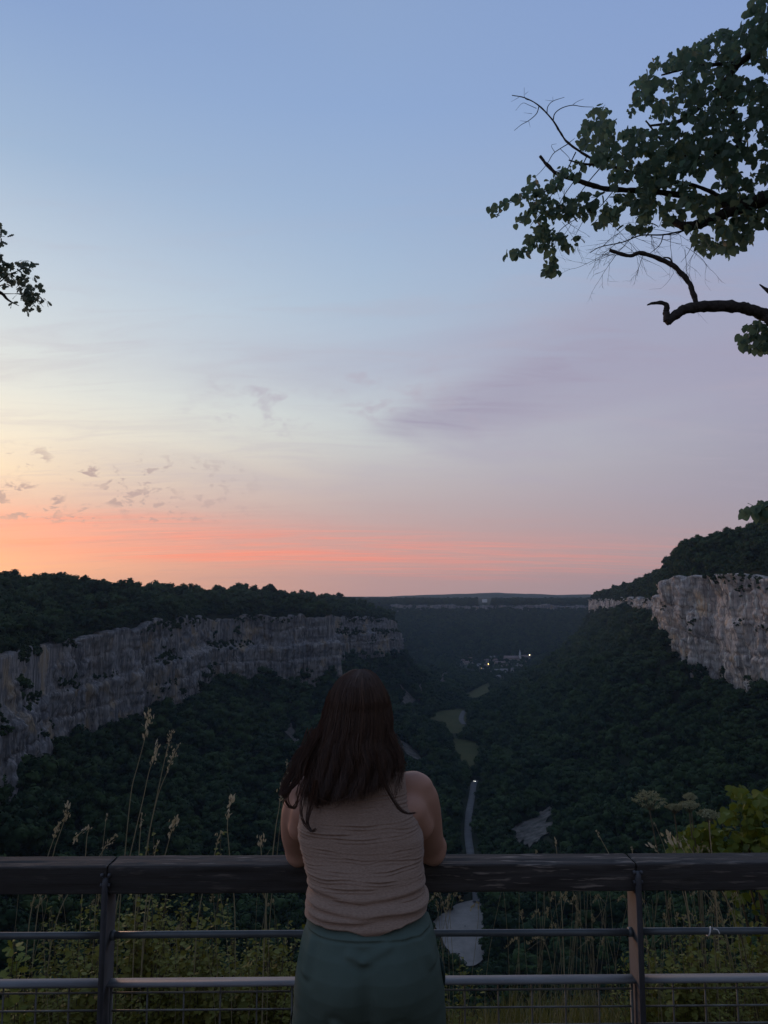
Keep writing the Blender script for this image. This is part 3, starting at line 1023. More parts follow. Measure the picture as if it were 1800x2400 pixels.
wood('plateau_forest', -420, 60, 150, 1600, 8.2, lambda X, Y: (X < lrx(Y) - 3) & (X > lrx(Y) - 190), 11, 19, KINDS_NEAR, 6, 'dark wood on the plateau above the long grey cliff', 201,
     lambda X, Y, Z, H: top_per_column(X, Y, Z, H, 46, 0, 930, 1500))
wood('ridge_forest', 150, 640, 200, 1750, 6.4, lambda X, Y: (X > rrx(Y) - 2) & (X < rrx(Y) + 170), 11, 17, KINDS_NEAR, 6, 'dark wood on the ridge above the pale cliff', 202,
     lambda X, Y, Z, H: top_per_column(X, Y, Z, H, 26, 1375, 1800, 1700))
wood('valley_forest', -220, 130, 120, 1750, 9.4, lambda X, Y: (X > lrx(Y) + 4 + 5 * fbm(X / 20, Y / 20, seed=55)) & (X < ip(Y, L_EDGE) + 6), 9, 20, KINDS_NEAR, 6, 'dark wood covering the valley side below the long grey cliff', 203)
wood('slope_forest', 20, 460, 120, 1750, 9.4, lambda X, Y: (X < rrx(Y) - 4 - 5 * fbm(X / 20, Y / 20, seed=56)) & (X > ip(Y, R_EDGE) - 4), 9, 20, KINDS_NEAR, 6, 'dark wood covering the steep slope below the pale cliff', 204,
     lambda X, Y, Z, H: nearest_in_cells(X, Y, Z, H, 9, 8, 1180, 1800, 1600, 2000, 560))
wood('floor_forest', -30, 480, 130, 2000, 6.5, lambda X, Y: (X > ip(Y, L_EDGE) + 4) & (X < ip(Y, R_EDGE) - 3) & ((fbm(X / 40, Y / 40, seed=9) > -0.25) | (Y < 1500)), 6, 12, KINDS_NEAR, 6, 'trees and hedges along the dim valley floor', 205)
wood('distant_forest', -420, 1100, 1900, 2500, 9.0, lambda X, Y: farwall(X, Y) >= terr(X, Y, False) - 12, 9, 15, KINDS_FAR, 4, 'bluish far wood on the slope closing the valley', 206)
wood('horizon_forest', -600, 1400, 2500, 3050, 15.0, lambda X, Y: Y > 2462, 8, 13, KINDS_FAR, 4, 'far wooded plateau at the end of the valley', 207)

# bushes on the cliff ledges
led, lsz = [], []
r_ = np.random.default_rng(8)
for (X, Y, z, frac), f0, n, th, sd in ((CL, 0.55, 1500, 0.10, 5), (CR, 0.62, 520, 0.18, 6), (CL, 0.22, 500, 0.30, 7), (CR, 0.42, 420, 0.42, 8), (CL, 0.95, 1100, 0.0, 9), (CR, 0.96, 900, -0.05, 10), (CR, 0.88, 500, 0.35, 11), (CR, 0.55, 700, 0.45, 12)):
    for _ in range(n):
        i = r_.integers(0, X.shape[0])
        q = float(vn(i / 26.0, f0 * 10, seed=sd))
        if q < th:
            continue
        f = f0 + r_.normal(0, 0.02 + 0.06 * (q - th)) + 0.06 * float(fbm(i * 1.2 / 60, 1.7, seed=131 if X is CL[0] else 331, oct=2))
        j = int(np.clip(np.searchsorted(frac[i], f), 1, frac.shape[1] - 1))
        led.append((X[i, j], Y[i, j], z[i, j] - 0.8))
        lsz.append(r_.uniform(1.2, 3.2) + 3.0 * (q - th))
for tab, sg_, ya, yb in ((R_RIM_X, 1, 380, 1640), (L_RIM_X, -1, 200, 1400)):
    y = r_.uniform(ya, yb, 2600)
    x = ip(y, tab) + sg_ * (5.2 + r_.uniform(0, 1, 2600) ** 1.5 * 15)
    led += [tuple(q) for q in np.stack([x, y, terr(x, y) - 0.8], 1)]
    lsz += list(r_.uniform(3.5, 8.5, 2600))
led = np.array(led)
scatter('ledge_shrubbery', led, np.array(lsz), KINDS_NEAR, 5, 'dark bushes growing on the cliff ledges', seed=4)

LAB = {'plateau_forest': ('broadleaf tree whose crown breaks the skyline above the long grey cliff', 'skyline trees above the grey cliff'),
       'ridge_forest': ('broadleaf tree on the skyline ridge above the pale cliff', 'skyline trees above the pale cliff'),
       'slope_forest': ('dark broadleaf tree with a visible crown on the steep wooded slope', 'near trees on the wooded slope')}
for i, (x, y, z, h, w) in enumerate(INDIV):
    t = thing('broadleaf_tree', (x, y, z - 0.5), LAB[w][0], 'tree', LAB[w][1], (0, 0, random.uniform(0, 6.28)))
    s = h * (1.08 if w == 'plateau_forest' else 1.0)
    t.scale = (s * random.uniform(0.9, 1.2), s * random.uniform(0.9, 1.2), s)
    link('trunk', TRUNKS[i % 3], None, t)
    link('crown', CROWNS[i % 5], None, t)

# ------------------------------------------------------------------ the air in the valley
hz = link('haze', mesh_np('haze', *box(-5200, 5200, -60, 6400, -190, 150), smooth=False), None, kind='stuff', label='thin blue evening haze filling the valley')
hm = bpy.data.materials.new('haze')
hm.use_nodes = True
hm.node_tree.nodes.clear()
ho = hm.node_tree.nodes.new('ShaderNodeOutputMaterial')
hv = hm.node_tree.nodes.new('ShaderNodeVolumePrincipled')
hv.inputs['Color'].default_value = (0.55, 0.76, 1.0, 1)
hv.inputs['Density'].default_value = 0.000066
hv.inputs['Anisotropy'].default_value = 0.3
hm.node_tree.links.new(hv.outputs[0], ho.inputs['Volume'])
hz.data.materials.append(hm)
# ------------------------------------------------------------------ the lookout
def near_z(X, Y):
    X, Y = np.broadcast_arrays(np.asarray(X, float), np.asarray(Y, float))
    edge = 4.4 + 0.4 * fbm(X / 2.5, 4.4, seed=71, oct=3)
    z = np.where(Y < 2.7, 0.0, -0.30 * (Y - 2.7)) + np.where(Y > 2.6, 0.05 * fbm(X / 0.9, Y / 0.9, seed=72, oct=3), 0)
    return z - np.where(Y > edge, (Y - edge) * 6.0, 0)


M_GROUND = simple('lookout ground', (0.060, 0.052, 0.038), (0.040, 0.042, 0.022), 1.4, 0.95, spec=0.1, detail=7, bump_s=0.4, bump_d=0.02)
gx = np.concatenate([-np.geomspace(66, 5, 14), np.linspace(-4.6, 4.6, 60), np.geomspace(5, 66, 14)])
gy = np.concatenate([np.linspace(-50, 1.5, 12), np.linspace(1.8, 7, 50), [9, 12, 16]])
GX, GY = np.meshgrid(gx, gy, indexing='ij')
GZ = near_z(GX, GY)
GZ = np.maximum(GZ, -62)
link('ground', mesh_np('ground', np.stack([GX, GY, GZ], -1).reshape(-1, 3), grid_faces(len(gx), len(gy))), M_GROUND, kind='structure', label='earth ledge of the lookout at the cliff edge')

# ------------------------------------------------------------------ railing
RY = 2.35
rail = thing('railing', (0, RY, 0), 'railing of dark wooden beams on metal posts with tubes and wire mesh', 'railing', None, (0, 0, math.radians(0.9)))
_ca, _sa = math.cos(math.radians(0.9)), math.sin(math.radians(0.9))


def rail_local(px, py, back=0.0):
    """local x along the railing and height of a pixel seen on the plane `back` metres behind the beams' face"""
    p = P(px, py, 1.0)
    d = np.array((p[0], 1.0, p[2] - CAMH))
    # plane: (q - c) . n = back with n = (-sa, ca)
    t = (RY * _ca + back) / (-_sa * d[0] + _ca * d[1])
    q = d * t + np.array((0, 0, CAMH))
    return q[0] * _ca + (q[1] - RY) * _sa, q[2]


def wood_mat():
    m, nt, b = new_mat('weathered beam wood')
    b.inputs['Roughness'].default_value = 0.85
    b.inputs['Specular IOR Level'].default_value = 0.25
    g1 = noise_fac(nt, 60, (0.05, 1, 1), 6, 0.6, 0.35, 0.7)
    col = mix_rgb(nt, g1, (0.092, 0.083, 0.075), (0.036, 0.032, 0.030))
    g2 = noise_fac(nt, 75, (0.10, 1, 1.0), 3, 0.6, 0.57, 0.64, loc=(4, 2, 9))
    col = mix_rgb(nt, g2, col, (0.26, 0.22, 0.185))
    g3 = noise_fac(nt, 3.5, (0.6, 1, 1), 5, 0.6, 0.4, 0.65, loc=(9, 1, 2))
    col = mix_rgb(nt, g3, col, (0.050, 0.046, 0.042))
    nt.links.new(col, b.inputs['Base Color'])
    gb = noise_fac(nt, 90, (0.06, 1, 1), 7, 0.7, 0.2, 0.8)
    bump(nt, b, gb, 0.7, 0.003)
    return m


M_WOOD = wood_mat()
M_STEEL = simple('dull galvanised steel', (0.080, 0.082, 0.088), (0.058, 0.058, 0.062), 22, 0.7, metal=0.2, bump_s=0.15, bump_d=0.001, detail=6)
M_TUBE = simple('grey green paint', (0.13, 0.15, 0.155), (0.10, 0.115, 0.12), 18, 0.45, metal=0.3, detail=6)
M_BAR = simple('bare flat bar', (0.255, 0.268, 0.272), (0.185, 0.19, 0.195), 30, 0.65, (0.2, 1, 1), metal=0.1, detail=6)
M_WIRE = simple('mesh wire', (0.17, 0.185, 0.17), (0.11, 0.10, 0.085), 20, 0.6, metal=0.4)

jx1, _ = rail_local(250, 2060)
jx2, _ = rail_local(1492, 2050)
pitch_ = jx2 - jx1
_, ztop = rail_local(900, 2027)
_, zbot = rail_local(900, 2093)
BD = 0.095


def beam(x0, x1, seed):
    r = 0.007
    prof = []
    for cx, cz, a0 in ((r, ztop - r, 180), (BD - r, ztop - r, 90), (BD - r * 0.6, zbot + r * 0.6, 0), (r * 0.6, zbot + r * 0.6, -90)):
        rr = r if cz > (ztop + zbot) / 2 else r * 0.6
        for k in range(5):
            a = math.radians(a0 - 22.5 * k)
            prof.append((cx + rr * math.cos(a), cz + rr * math.sin(a)))
    prof2 = []
    for i in range(len(prof)):                       # finer along the flats
        a, b = np.array(prof[i]), np.array(prof[(i + 1) % len(prof)])
        nseg = max(1, int(np.linalg.norm(b - a) / 0.008))
        for k in range(nseg):
            prof2.append(a + (b - a) * k / nseg)
    pr = np.array(prof2)
    c = pr.mean(0)
    n = int((x1 - x0) / 0.008)
    xs = np.linspace(x0, x1, n)
    d = 0.0022 * fbm(xs[:, None] / 0.5, pr[None, :, 0] * 40, pr[None, :, 1] * 40, seed=seed, oct=4)
    d += 0.0012 * fbm(xs[:, None] / 0.05, pr[None, :, 0] * 160, pr[None, :, 1] * 160, seed=seed + 3, oct=2)
    crack = vn(xs[:, None] / 0.22, pr[None, :, 0] * 130, pr[None, :, 1] * 130, seed=seed + 7)
    d -= 0.010 * np.clip(crack - 0.45, 0, 1)
    chip = vn(xs[:, None] / 0.045, pr[None, :, 0] * 210, pr[None, :, 1] * 210, seed=seed + 9)
    d += 0.007 * np.clip(chip - 0.5, 0, 1)
    dirv = pr - c
    dirv /= np.linalg.norm(dirv, axis=1)[:, None]
    endr = np.clip(np.minimum(xs - x0, x1 - xs) / 0.010, 0, 1)
    d -= 0.003 * (1 - endr[:, None]) ** 2
    YZ = pr[None] + dirv[None] * d[..., None]
    V = np.concatenate([np.broadcast_to(xs[:, None, None], YZ.shape[:2] + (1,)), YZ], -1)
    m = len(pr)
    V = np.concatenate([V.reshape(-1, 3), [(x0, c[0], c[1]), (x1, c[0], c[1])]])
    T = [(n * m, (i + 1) % m, i) for i in range(m)] + [(n * m + 1, (n - 1) * m + i, (n - 1) * m + (i + 1) % m) for i in range(m)]
    return mesh_np('handrail_beam', V, grid_faces(n, m, True), np.array(T), smooth=False)


PT = 0.014
edges = [jx1 - pitch_, jx1, jx2, jx2 + pitch_]
for i in range(3):
    link('handrail_beam', beam(edges[i] + 0.002, edges[i + 1] - 0.002, 400 + i * 20), M_WOOD, rail)

_, ztube = rail_local(900, 2188, 0.035)
_, zbar = rail_local(900, 2296, 0.03)
post_me = None
for i, x in enumerate(edges):
    zt = rail_local(250, 2058)[1] if i != 2 else rail_local(1492, 2042)[1]
    g = Geo()
    # a flat upright plate set edge on, its top corner rounded, with a foot flange below
    th = PT / 2
    outl = [(-0.020, -0.08), (0.070, -0.08), (0.070, zbot - 0.004), (-0.004, zbot - 0.004), (-0.004, zt + 0.003), (-0.010, zt + 0.003), (-0.017, zt - 0.004), (-0.020, zt - 0.016)]
    n = len(outl)
    Vp = np.array([(s * th, a, b) for s in (-1, 1) for a, b in outl])
    T0 = [(0, 2, 1), (0, 3, 2), (0, 4, 3), (0, 5, 4), (0, 6, 5), (0, 7, 6)]
    T = T0 + [(n + a_, n + c_, n + b_) for a_, b_, c_ in T0]
    Q = [(k, (k + 1) % n, n + (k + 1) % n, n + k) for k in range(n)]
    g.add(Vp + np.array((x, 0, 0)), Q, T)
    V_, Q_ = box(x - 0.06, x + 0.06, -0.03, 0.09, -0.03, 0.012)
    g.add(V_, Q_)
    po = g.obj('post', M_STEEL, rail, smooth=False)
    for zz in (ztop - 0.022, zbot + 0.03):
        for s in (-1, 1):
            g = Geo()
            pa = np.array(((x + s * th, -0.011, zz), (x + s * (th + 0.007), -0.011, zz)))
            g.add(*tube(pa, 0.006, 6))
            g.obj('bolt', M_STEEL, po, smooth=False)
for i in range(3):
    a, b = edges[i] + PT / 2, edges[i + 1] - PT / 2
    g = Geo()
    xs = np.linspace(a + 0.001, b - 0.001, 12)
    g.add(*tube(np.stack([xs, np.full(12, 0.035), ztube + 0.0015 * np.sin(np.linspace(0, 3.1, 12) + i)], 1), 0.0098, 14))
    for xe, s in ((a, 1), (b, -1)):                   # weld collars
        g.add(*tube(np.array(((xe, 0.035, ztube), (xe + s * 0.012, 0.035, ztube))), 0.0135, 12))
    g.obj('tube_rail', M_TUBE, rail)
    g = Geo()
    V_, Q_ = box(a + 0.001, b - 0.001, 0.012, 0.052, zbar - 0.008, zbar)
    g.add(V_, Q_)
    g.obj('flat_bar', M_BAR, rail, smooth=False)
    # wire mesh panels under the flat bar: two per bay
    midx = rail_local(690, 2350, 0.03)[0] if i == 1 else (a + b) / 2
    for xa, xb in ((a + 0.006, midx - 0.004), (midx + 0.004, b - 0.006)):
        g = Geo()
        for (u0, u1, w0, w1) in ((xa, xb, 0.04, 0.052), (xa, xa + 0.006, 0.052, zbar - 0.012), (xb - 0.006, xb, 0.052, zbar - 0.012)):
            V_, Q_ = box(u0, u1, 0.026, 0.038, w0, w1)
            g.add(V_, Q_)
        pan = g.obj('mesh_panel', M_WIRE, rail, smooth=False)
        nvw = max(1, int(round((xb - xa) / 0.0985)) - 1)
        for k in range(nvw):
            xw = xa + (xb - xa) * (k + 1) / (nvw + 1)
            if k == 0:
                zz = np.linspace(0.05, zbar - 0.010, 5)
                wv = mesh_np('wire', *tube(np.stack([0 * zz, 0 * zz + 0.0345, zz], 1), 0.0027, 6))
                wv.materials.append(M_WIRE)
            link('wire', wv, None, pan).location = (xw, 0, 0)
        hz_ = zbar - 0.030 - 0.0485 * np.arange(12)
        xx = np.linspace(xa, xb, 6)
        wh = mesh_np('wire', *tube(np.stack([xx, 0 * xx + 0.0295, 0 * xx], 1), 0.0027, 6))
        wh.materials.append(M_WIRE)
        for z in hz_:
            link('wire', wh, None, pan).location = (0, 0, z)

# white cable tie on the tube
cx, cz = rail_local(1664, 2178, 0.035)
th = np.linspace(0, 2 * math.pi, 20)
g = Geo()
rp_ = np.stack([cx + 0.010 * np.sin(th * 0.5 + 2.2), 0.035 + 0.0118 * np.cos(th), ztube + 0.0118 * np.sin(th)], 1)
g.add(*tube(rp_, 0.0022, 5))
g.add(*tube(spline([(cx + 0.004, 0.02, ztube + 0.012), (cx + 0.012, 0.012, ztube + 0.014), (cx + 0.017, 0.008, ztube + 0.004)], 6), 0.0018, 5))
tie = g.obj('cable_tie', simple('white plastic', (0.75, 0.75, 0.72), rough=0.4), None)
tie.location, tie.rotation_euler = rail.location, rail.rotation_euler
tie['label'], tie['category'] = 'small white cable tie looped round the grey tube of the railing', 'cable tie'

# ------------------------------------------------------------------ the person
def Z1(zx, zy, Y):
    """a pixel of the enlarged crop of the person, at distance Y"""
    return P(600 + zx / 2.5135, 1520 + zy / 2.5135, Y)


def voxel(name, parts, vox, smooth_it):
    g = Geo()
    for p in parts:
        g.add(*p)
    me = g.mesh(name + '_src')
    o = bpy.data.objects.new(name + '_src', me)
    COL.objects.link(o)
    m = o.modifiers.new('r', 'REMESH')
    m.mode = 'VOXEL'
    m.voxel_size = vox
    m.use_smooth_shade = True
    s = o.modifiers.new('s', 'SMOOTH')
    s.factor = 0.6
    s.iterations = smooth_it
    dg = bpy.context.evaluated_depsgraph_get()
    out = bpy.data.meshes.new_from_object(o.evaluated_get(dg), depsgraph=dg)
    bpy.data.objects.remove(o)
    bpy.data.meshes.remove(me)
    out.name = name
    out.polygons.foreach_set('use_smooth', np.ones(len(out.polygons), bool))
    return out


ICO2, ICO2F = ico(2)


def ell(c, r, rot=None):
    v = ICO2 * np.asarray(r, float)
    if rot is not None:
        v = v @ np.asarray(rot).T
    return v + np.asarray(c), None, ICO2F


def limb(pts, rad, sides=14, n=12):
    p = spline(pts, n)
    t = np.linspace(0, 1, len(rad))
    rr = np.interp(np.linspace(0, 1, n), t, rad)
    V, Q, T = tube(p, rr, sides)
    return [(V, Q, T), ell(p[0], [rr[0]] * 3), ell(p[-1], [rr[-1]] * 3)]


M_SKIN = simple('skin', (0.50, 0.275, 0.19), (0.43, 0.225, 0.15), 9, 0.55, detail=5, spec=0.35)
M_KNIT = None


def knit_mat():
    m, nt, b = new_mat('beige knit')
    b.inputs['Roughness'].default_value = 0.95
    b.inputs['Specular IOR Level'].default_value = 0.1
    b.inputs['Sheen Weight'].default_value = 0.25
    f = noise_fac(nt, 14, (1, 1, 2.2), 5, 0.6, 0.3, 0.7)
    col = mix_rgb(nt, f, (0.335, 0.225, 0.160), (0.295, 0.196, 0.138))
    rows = noise_fac(nt, 480, (0.30, 0.30, 1), 2, 0.5, 0.35, 0.65)
    col = mix_rgb(nt, rows, col, (0.255, 0.168, 0.118))
    nt.links.new(col, b.inputs['Base Color'])
    bump(nt, b, rows, 0.35, 0.0012)
    return m


def cloth_mat():
    m, nt, b = new_mat('green cloth')
    b.inputs['Roughness'].default_value = 0.9
    b.inputs['Specular IOR Level'].default_value = 0.15
    f = noise_fac(nt, 6, (1, 1, 0.6), 4, 0.6, 0.35, 0.65)
    col = mix_rgb(nt, f, (0.100, 0.136, 0.110), (0.084, 0.117, 0.094))
    w = noise_fac(nt, 700, (1, 1, 1), 2, 0.5, 0.3, 0.7)
    nt.links.new(mix_rgb(nt, mix_fac(nt, w, 0.25), col, (0.06, 0.09, 0.073)), b.inputs['Base Color'])
    bump(nt, b, w, 0.25, 0.001)
    return m


def mix_fac(nt, f, k):
    n = nt.nodes.new('ShaderNodeMath')
    n.operation = 'MULTIPLY'
    nt.links.new(f, n.inputs[0])
    n.inputs[1].default_value = k
    return n.outputs[0]


person = thing('person', (Z1(640, 1800, 2.02)[0], 2.02, 0), 'person seen from behind leaning on the railing, brown hair, beige top, green bottoms', 'person')
PO = np.array(person.location)

# torso stations from the back view: row of the crop, left, right, centre distance, half depth
TOR = [(1600, 318, 1005, 2.035, 0.120), (1530, 330, 990, 2.045, 0.116), (1460, 334, 984, 2.060, 0.112), (1380, 330, 975, 2.080, 0.108), (1270, 312, 970, 2.110, 0.106),
       (1180, 280, 974, 2.140, 0.108), (1090, 258, 972, 2.165, 0.110), (1000, 262, 940, 2.190, 0.110), (920, 272, 898, 2.210, 0.104), (840, 284, 880, 2.228, 0.090), (770, 312, 872, 2.240, 0.070), (728, 345, 866, 2.246, 0.045)]


def section(zy, inset=0.0):
    T = np.array(TOR)[::-1]
    L = np.interp(zy, T[:, 0], T[:, 1])
    R = np.interp(zy, T[:, 0], T[:, 2])
    Y = np.interp(zy, T[:, 0], T[:, 3])
    D = np.interp(zy, T[:, 0], T[:, 4])
    a, b = Z1(L, zy, Y), Z1(R, zy, Y)
    return (a[0] + b[0]) / 2, Y, a[2], (b[0] - a[0]) / 2 - inset, D - inset


# --- body (one continuous surface): trunk, head, arms with hands, legs
parts = []
rows_ = np.linspace(728, 1600, 26)
ang = np.linspace(0, 2 * math.pi, 40, endpoint=False)
Vt = []
for zy in rows_:
    cx, cy, cz, a, b = section(zy, 0.010 + 0.020 * min(1, max(0, (zy - 1300) / 150.0)))
    ca, sa = np.cos(ang), np.sin(ang)
    Vt.append(np.stack([cx + a * np.sign(ca) * np.abs(ca) ** 0.85, cy + b * np.sign(sa) * np.abs(sa) ** 0.8, np.full(40, cz)], 1))
Vt = np.concatenate(Vt)
nV = len(Vt)
Vt = np.concatenate([Vt, Vt[:40].mean(0, keepdims=True), Vt[-40:].mean(0, keepdims=True)])
Tt = [(nV, i, (i + 1) % 40) for i in range(40)] + [(nV + 1, nV - 40 + (i + 1) % 40, nV - 40 + i) for i in range(40)]
parts.append((Vt, grid_faces(26, 40, True), np.array(Tt)))
neck0, neck1 = Z1(598, 760, 2.245), Z1(600, 560, 2.275)
parts += limb([neck0, neck1], [0.062, 0.053], 16, 8)
hc = Z1(603, 345, 2.285)
parts.append(ell(hc, (0.073, 0.094, 0.105)))
parts.append(ell(hc + (0, 0.035, -0.055), (0.055, 0.062, 0.07)))           # jaw
parts.append(ell(hc + (0, 0.098, -0.02), (0.012, 0.018, 0.026)))           # nose
parts.append(ell(hc + (0, 0.082, -0.068), (0.026, 0.014, 0.010)))          # mouth
parts.append(ell(hc + (0, 0.075, -0.10), (0.022, 0.02, 0.016)))            # chin
for s in (-1, 1):
    parts.append(ell(hc + (s * 0.075, 0.005, -0.015), (0.010, 0.020, 0.030)))   # ears
    parts.append(ell(hc + (s * 0.030, 0.078, 0.014), (0.022, 0.016, 0.010)))    # brow and lids
rail_top = ztop


def hand(wr, dirv, upv, side):
    """palm with four unequal curled fingers and a thumb from the side of the palm"""
    d = np.asarray(dirv, float) / np.linalg.norm(dirv)
    u = np.asarray(upv, float)
    r = np.cross(d, u)
    r /= np.linalg.norm(r)
    u = np.cross(r, d)
    out = []
    pc = wr + d * 0.05
    rot = np.stack([r, d, u], 1)
    out.append(ell(pc, (0.040, 0.052, 0.015), rot))
    for k, (o, L) in enumerate(((-0.030, 0.060), (-0.010, 0.074), (0.010, 0.078), (0.029, 0.070))):
        b0 = wr + d * 0.085 + r * o
        pts = [b0, b0 + d * L * 0.45 + u * -0.004, b0 + d * L * 0.75 - u * 0.020, b0 + d * L * 0.86 - u * 0.040]
        out += limb(pts, [0.0088, 0.0085, 0.008, 0.007], 8, 9)
    b0 = wr + d * 0.025 + r * 0.034 * side
    out += limb([b0, b0 + d * 0.030 + r * 0.022 * side - u * 0.006, b0 + d * 0.060 + r * 0.026 * side - u * 0.012], [0.012, 0.0105, 0.008], 8, 8)
    return out


# right arm (picture right): shoulder cap, upper arm, elbow set on the beam, forearm along the top
shR = Z1(928, 800, 2.262)
elR = Z1(1036, 1205, 2.368)
elR[2] = rail_top + 0.036
wrR = elR + np.array((-0.170, 0.105, 0.012))
parts.append(ell(Z1(918, 812, 2.258), (0.062, 0.050, 0.042)))
parts.append(ell(shR + (0.0, 0, -0.018), (0.054, 0.056, 0.056)))
parts += limb([shR + (0.003, 0, -0.035), Z1(960, 880, 2.272), Z1(982, 960, 2.285), Z1(1006, 1090, 2.325), elR], [0.055, 0.056, 0.054, 0.048, 0.041], 18, 16)
parts.append(ell(elR + (0.004, -0.022, -0.004), (0.034, 0.026, 0.036)))
parts.append(ell(Z1(1047, 1165, 2.375), (0.040, 0.05, 0.040)))
parts += limb([elR, (elR + wrR) / 2 + (0.012, 0, 0.008), wrR], [0.044, 0.042, 0.027], 16, 10)
parts += hand(wrR, (-0.9, 0.35, -0.05), (0, 0, 1), -1)
# left arm
shL = Z1(282, 850, 2.262)
elL = Z1(256, 1225, 2.362)
elL[2] = rail_top + 0.034
wrL = elL + np.array((0.175, 0.115, 0.012))
parts.append(ell(Z1(310, 835, 2.258), (0.062, 0.050, 0.042)))
parts.append(ell(shL + (0.0, 0, -0.02), (0.055, 0.056, 0.056)))
parts += limb([shL + (-0.003, 0, -0.035), Z1(252, 980, 2.285), Z1(243, 1090, 2.325), elL], [0.054, 0.051, 0.048, 0.041], 18, 14)
parts.append(ell(elL + (0.0, -0.022, -0.004), (0.034, 0.026, 0.036)))
parts += limb([elL, (elL + wrL) / 2 + (-0.012, 0, 0.008), wrL], [0.044, 0.042, 0.027], 16, 10)
parts += hand(wrL, (0.9, 0.35, -0.05), (0, 0, 1), 1)
# back of the armpits: soft flesh running from shoulder blade to arm
parts += limb([Z1(905, 960, 2.215), Z1(968, 1050, 2.235)], [0.050, 0.038], 12, 6)
parts += limb([Z1(300, 960, 2.215), Z1(262, 1060, 2.235)], [0.046, 0.036], 12, 6)
# hips and legs inside the clothes, feet on the ground
hipc = Z1(660, 1800, 2.02)
parts.append(ell((hipc[0], 2.02, 0.88), (0.150, 0.105, 0.11)))
for s in (-1, 1):
    hx = hipc[0] + s * 0.085
    parts += limb([(hx, 2.03, 0.86), (hx + s * 0.005, 2.05, 0.48), (hx + s * 0.01, 2.02, 0.10)], [0.085, 0.058, 0.036], 14, 12)
    parts += limb([(hx + s * 0.01, 2.0, 0.045), (hx + s * 0.015, 2.14, 0.035)], [0.034, 0.026], 10, 6)
body_me = voxel('body', parts, 0.0062, 13)
body_me.transform(__import__('mathutils').Matrix.Translation(-Vector(PO)))
link('body', body_me, M_SKIN, person)
for s in (-1, 1):                                            # eyes
    e = ell(hc + (s * 0.031, 0.083, 0.002) - PO, (0.012, 0.009, 0.008))
    Geo().add(*e).obj('eye', simple('eye white', (0.7, 0.68, 0.64), rough=0.3), person)
    hx = hipc[0] + s * 0.085
    g = Geo()
    V_, Q_, T_ = ell((0, 0, 0), (0.047, 0.125, 0.05))
    V_[:, 2] = np.maximum(V_[:, 2], -0.028)
    V_[:, 2] *= np.where(V_[:, 1] > 0.03, 0.75, 1.0)
    g.add(V_ + np.array((hx + s * 0.012, 2.07, 0.030)) - PO, None, T_)
    g.obj('shoe', simple('white shoe', (0.5, 0.5, 0.48), rough=0.7), person)

# --- knitted sleeveless top
NA, NR = 220, 300
phi = np.linspace(0, 2 * math.pi, NA, endpoint=False)
ca, sa = np.cos(phi), np.sin(phi)
ridge_rows = [800, 832, 862, 955, 990, 1020, 1095, 1132, 1172, 1205, 1262, 1300, 1388]
Vg = np.zeros((NR, NA, 3))
# the hem dips towards the middle of the back and rises at one side
c0, _, _, a0, _ = section(1540)
hx0 = c0 + a0 * np.sign(ca) * np.abs(ca) ** 0.82 - Z1(660, 1550, 2.0)[0]
hemrow = 1550 - 44 * np.clip(hx0 / 0.15, 0, 1.2) - 14 * np.clip(-hx0 / 0.15, 0, 1.2) + 30 * np.exp(-((hx0 - 0.012) / 0.035) ** 2) * (sa < 0) + 7 * fbm(hx0 / 0.03, 2.0, seed=77, oct=2)
tt_ = np.linspace(1, 0, NR)
zz = 726 + tt_[:, None] * (hemrow - 726)[None, :]
Tr = np.array(TOR)[::-1]
Lz, Rz, Yz, Dz = (np.interp(zz, Tr[:, 0], Tr[:, k]) for k in (1, 2, 3, 4))


def z1v(zx, zy, Y):
    a_, b_ = (600 + zx / 2.5135 - 900) / 1800.0, (1200 - (1520 + zy / 2.5135)) / 1800.0
    t_ = Y / (math.cos(PITCH) - b_ * math.sin(PITCH))
    return a_ * t_, CAMH + t_ * (math.sin(PITCH) + b_ * math.cos(PITCH))


xl, zl = z1v(Lz, zz, Yz)
xr_, _ = z1v(Rz, zz, Yz)
ax_, bx_ = (xr_ - xl) / 2 + 0.004, Dz + 0.004
bulge = 0.004 * np.exp(-((zz - 1440) / 55.0) ** 2) + 0.004 * np.exp(-((zz - 1290) / 50.0) ** 2)
bulge += 0.007 * np.clip((zz - 1440) / 60, 0, 1)
bulge -= 0.006 * np.clip((tt_[:, None] - 0.988) / 0.012, 0, 1)           # hem turned in
Vg[:, :, 0] = (xl + xr_) / 2 + (ax_ + bulge) * (np.sign(ca) * np.abs(ca) ** 0.82)[None]
Vg[:, :, 1] = Yz + (bx_ + bulge) * (np.sign(sa) * np.abs(sa) ** 0.75)[None]
Vg[:, :, 2] = zl
# gathered rows and draped folds, displaced along the horizontal outward direction
outx, outy = ca, sa * 0.9
xx = Vg[:, :, 0].copy()
back = np.clip(-sa, 0, 1)[None, :] ** 0.4
disp = np.zeros_like(xx)
for k, rw in enumerate(ridge_rows):
    line = rw + 26 * fbm(xx / 0.10, 0.3 * k, seed=600 + k, oct=2) - 60 * (xx - PO[0]) * (0.5 + 0.3 * (k % 3)) + 18 * np.cos((xx - PO[0]) / 0.25)
    w = 5.0
    env = 0.10 + 1.0 * np.clip(fbm(xx / 0.055, 5.0 + k, seed=640 + k, oct=3) * 1.6 + 0.35, 0, 1.2)
    prof = np.exp(-((zz - line) / w) ** 2) - 0.9 * np.exp(-((zz - line - 10) / w) ** 2) + 0.6 * np.exp(-((zz - line - 20) / w) ** 2) - 0.5 * np.exp(-((zz - line - 30) / w) ** 2)
    disp += 0.0026 * env * prof
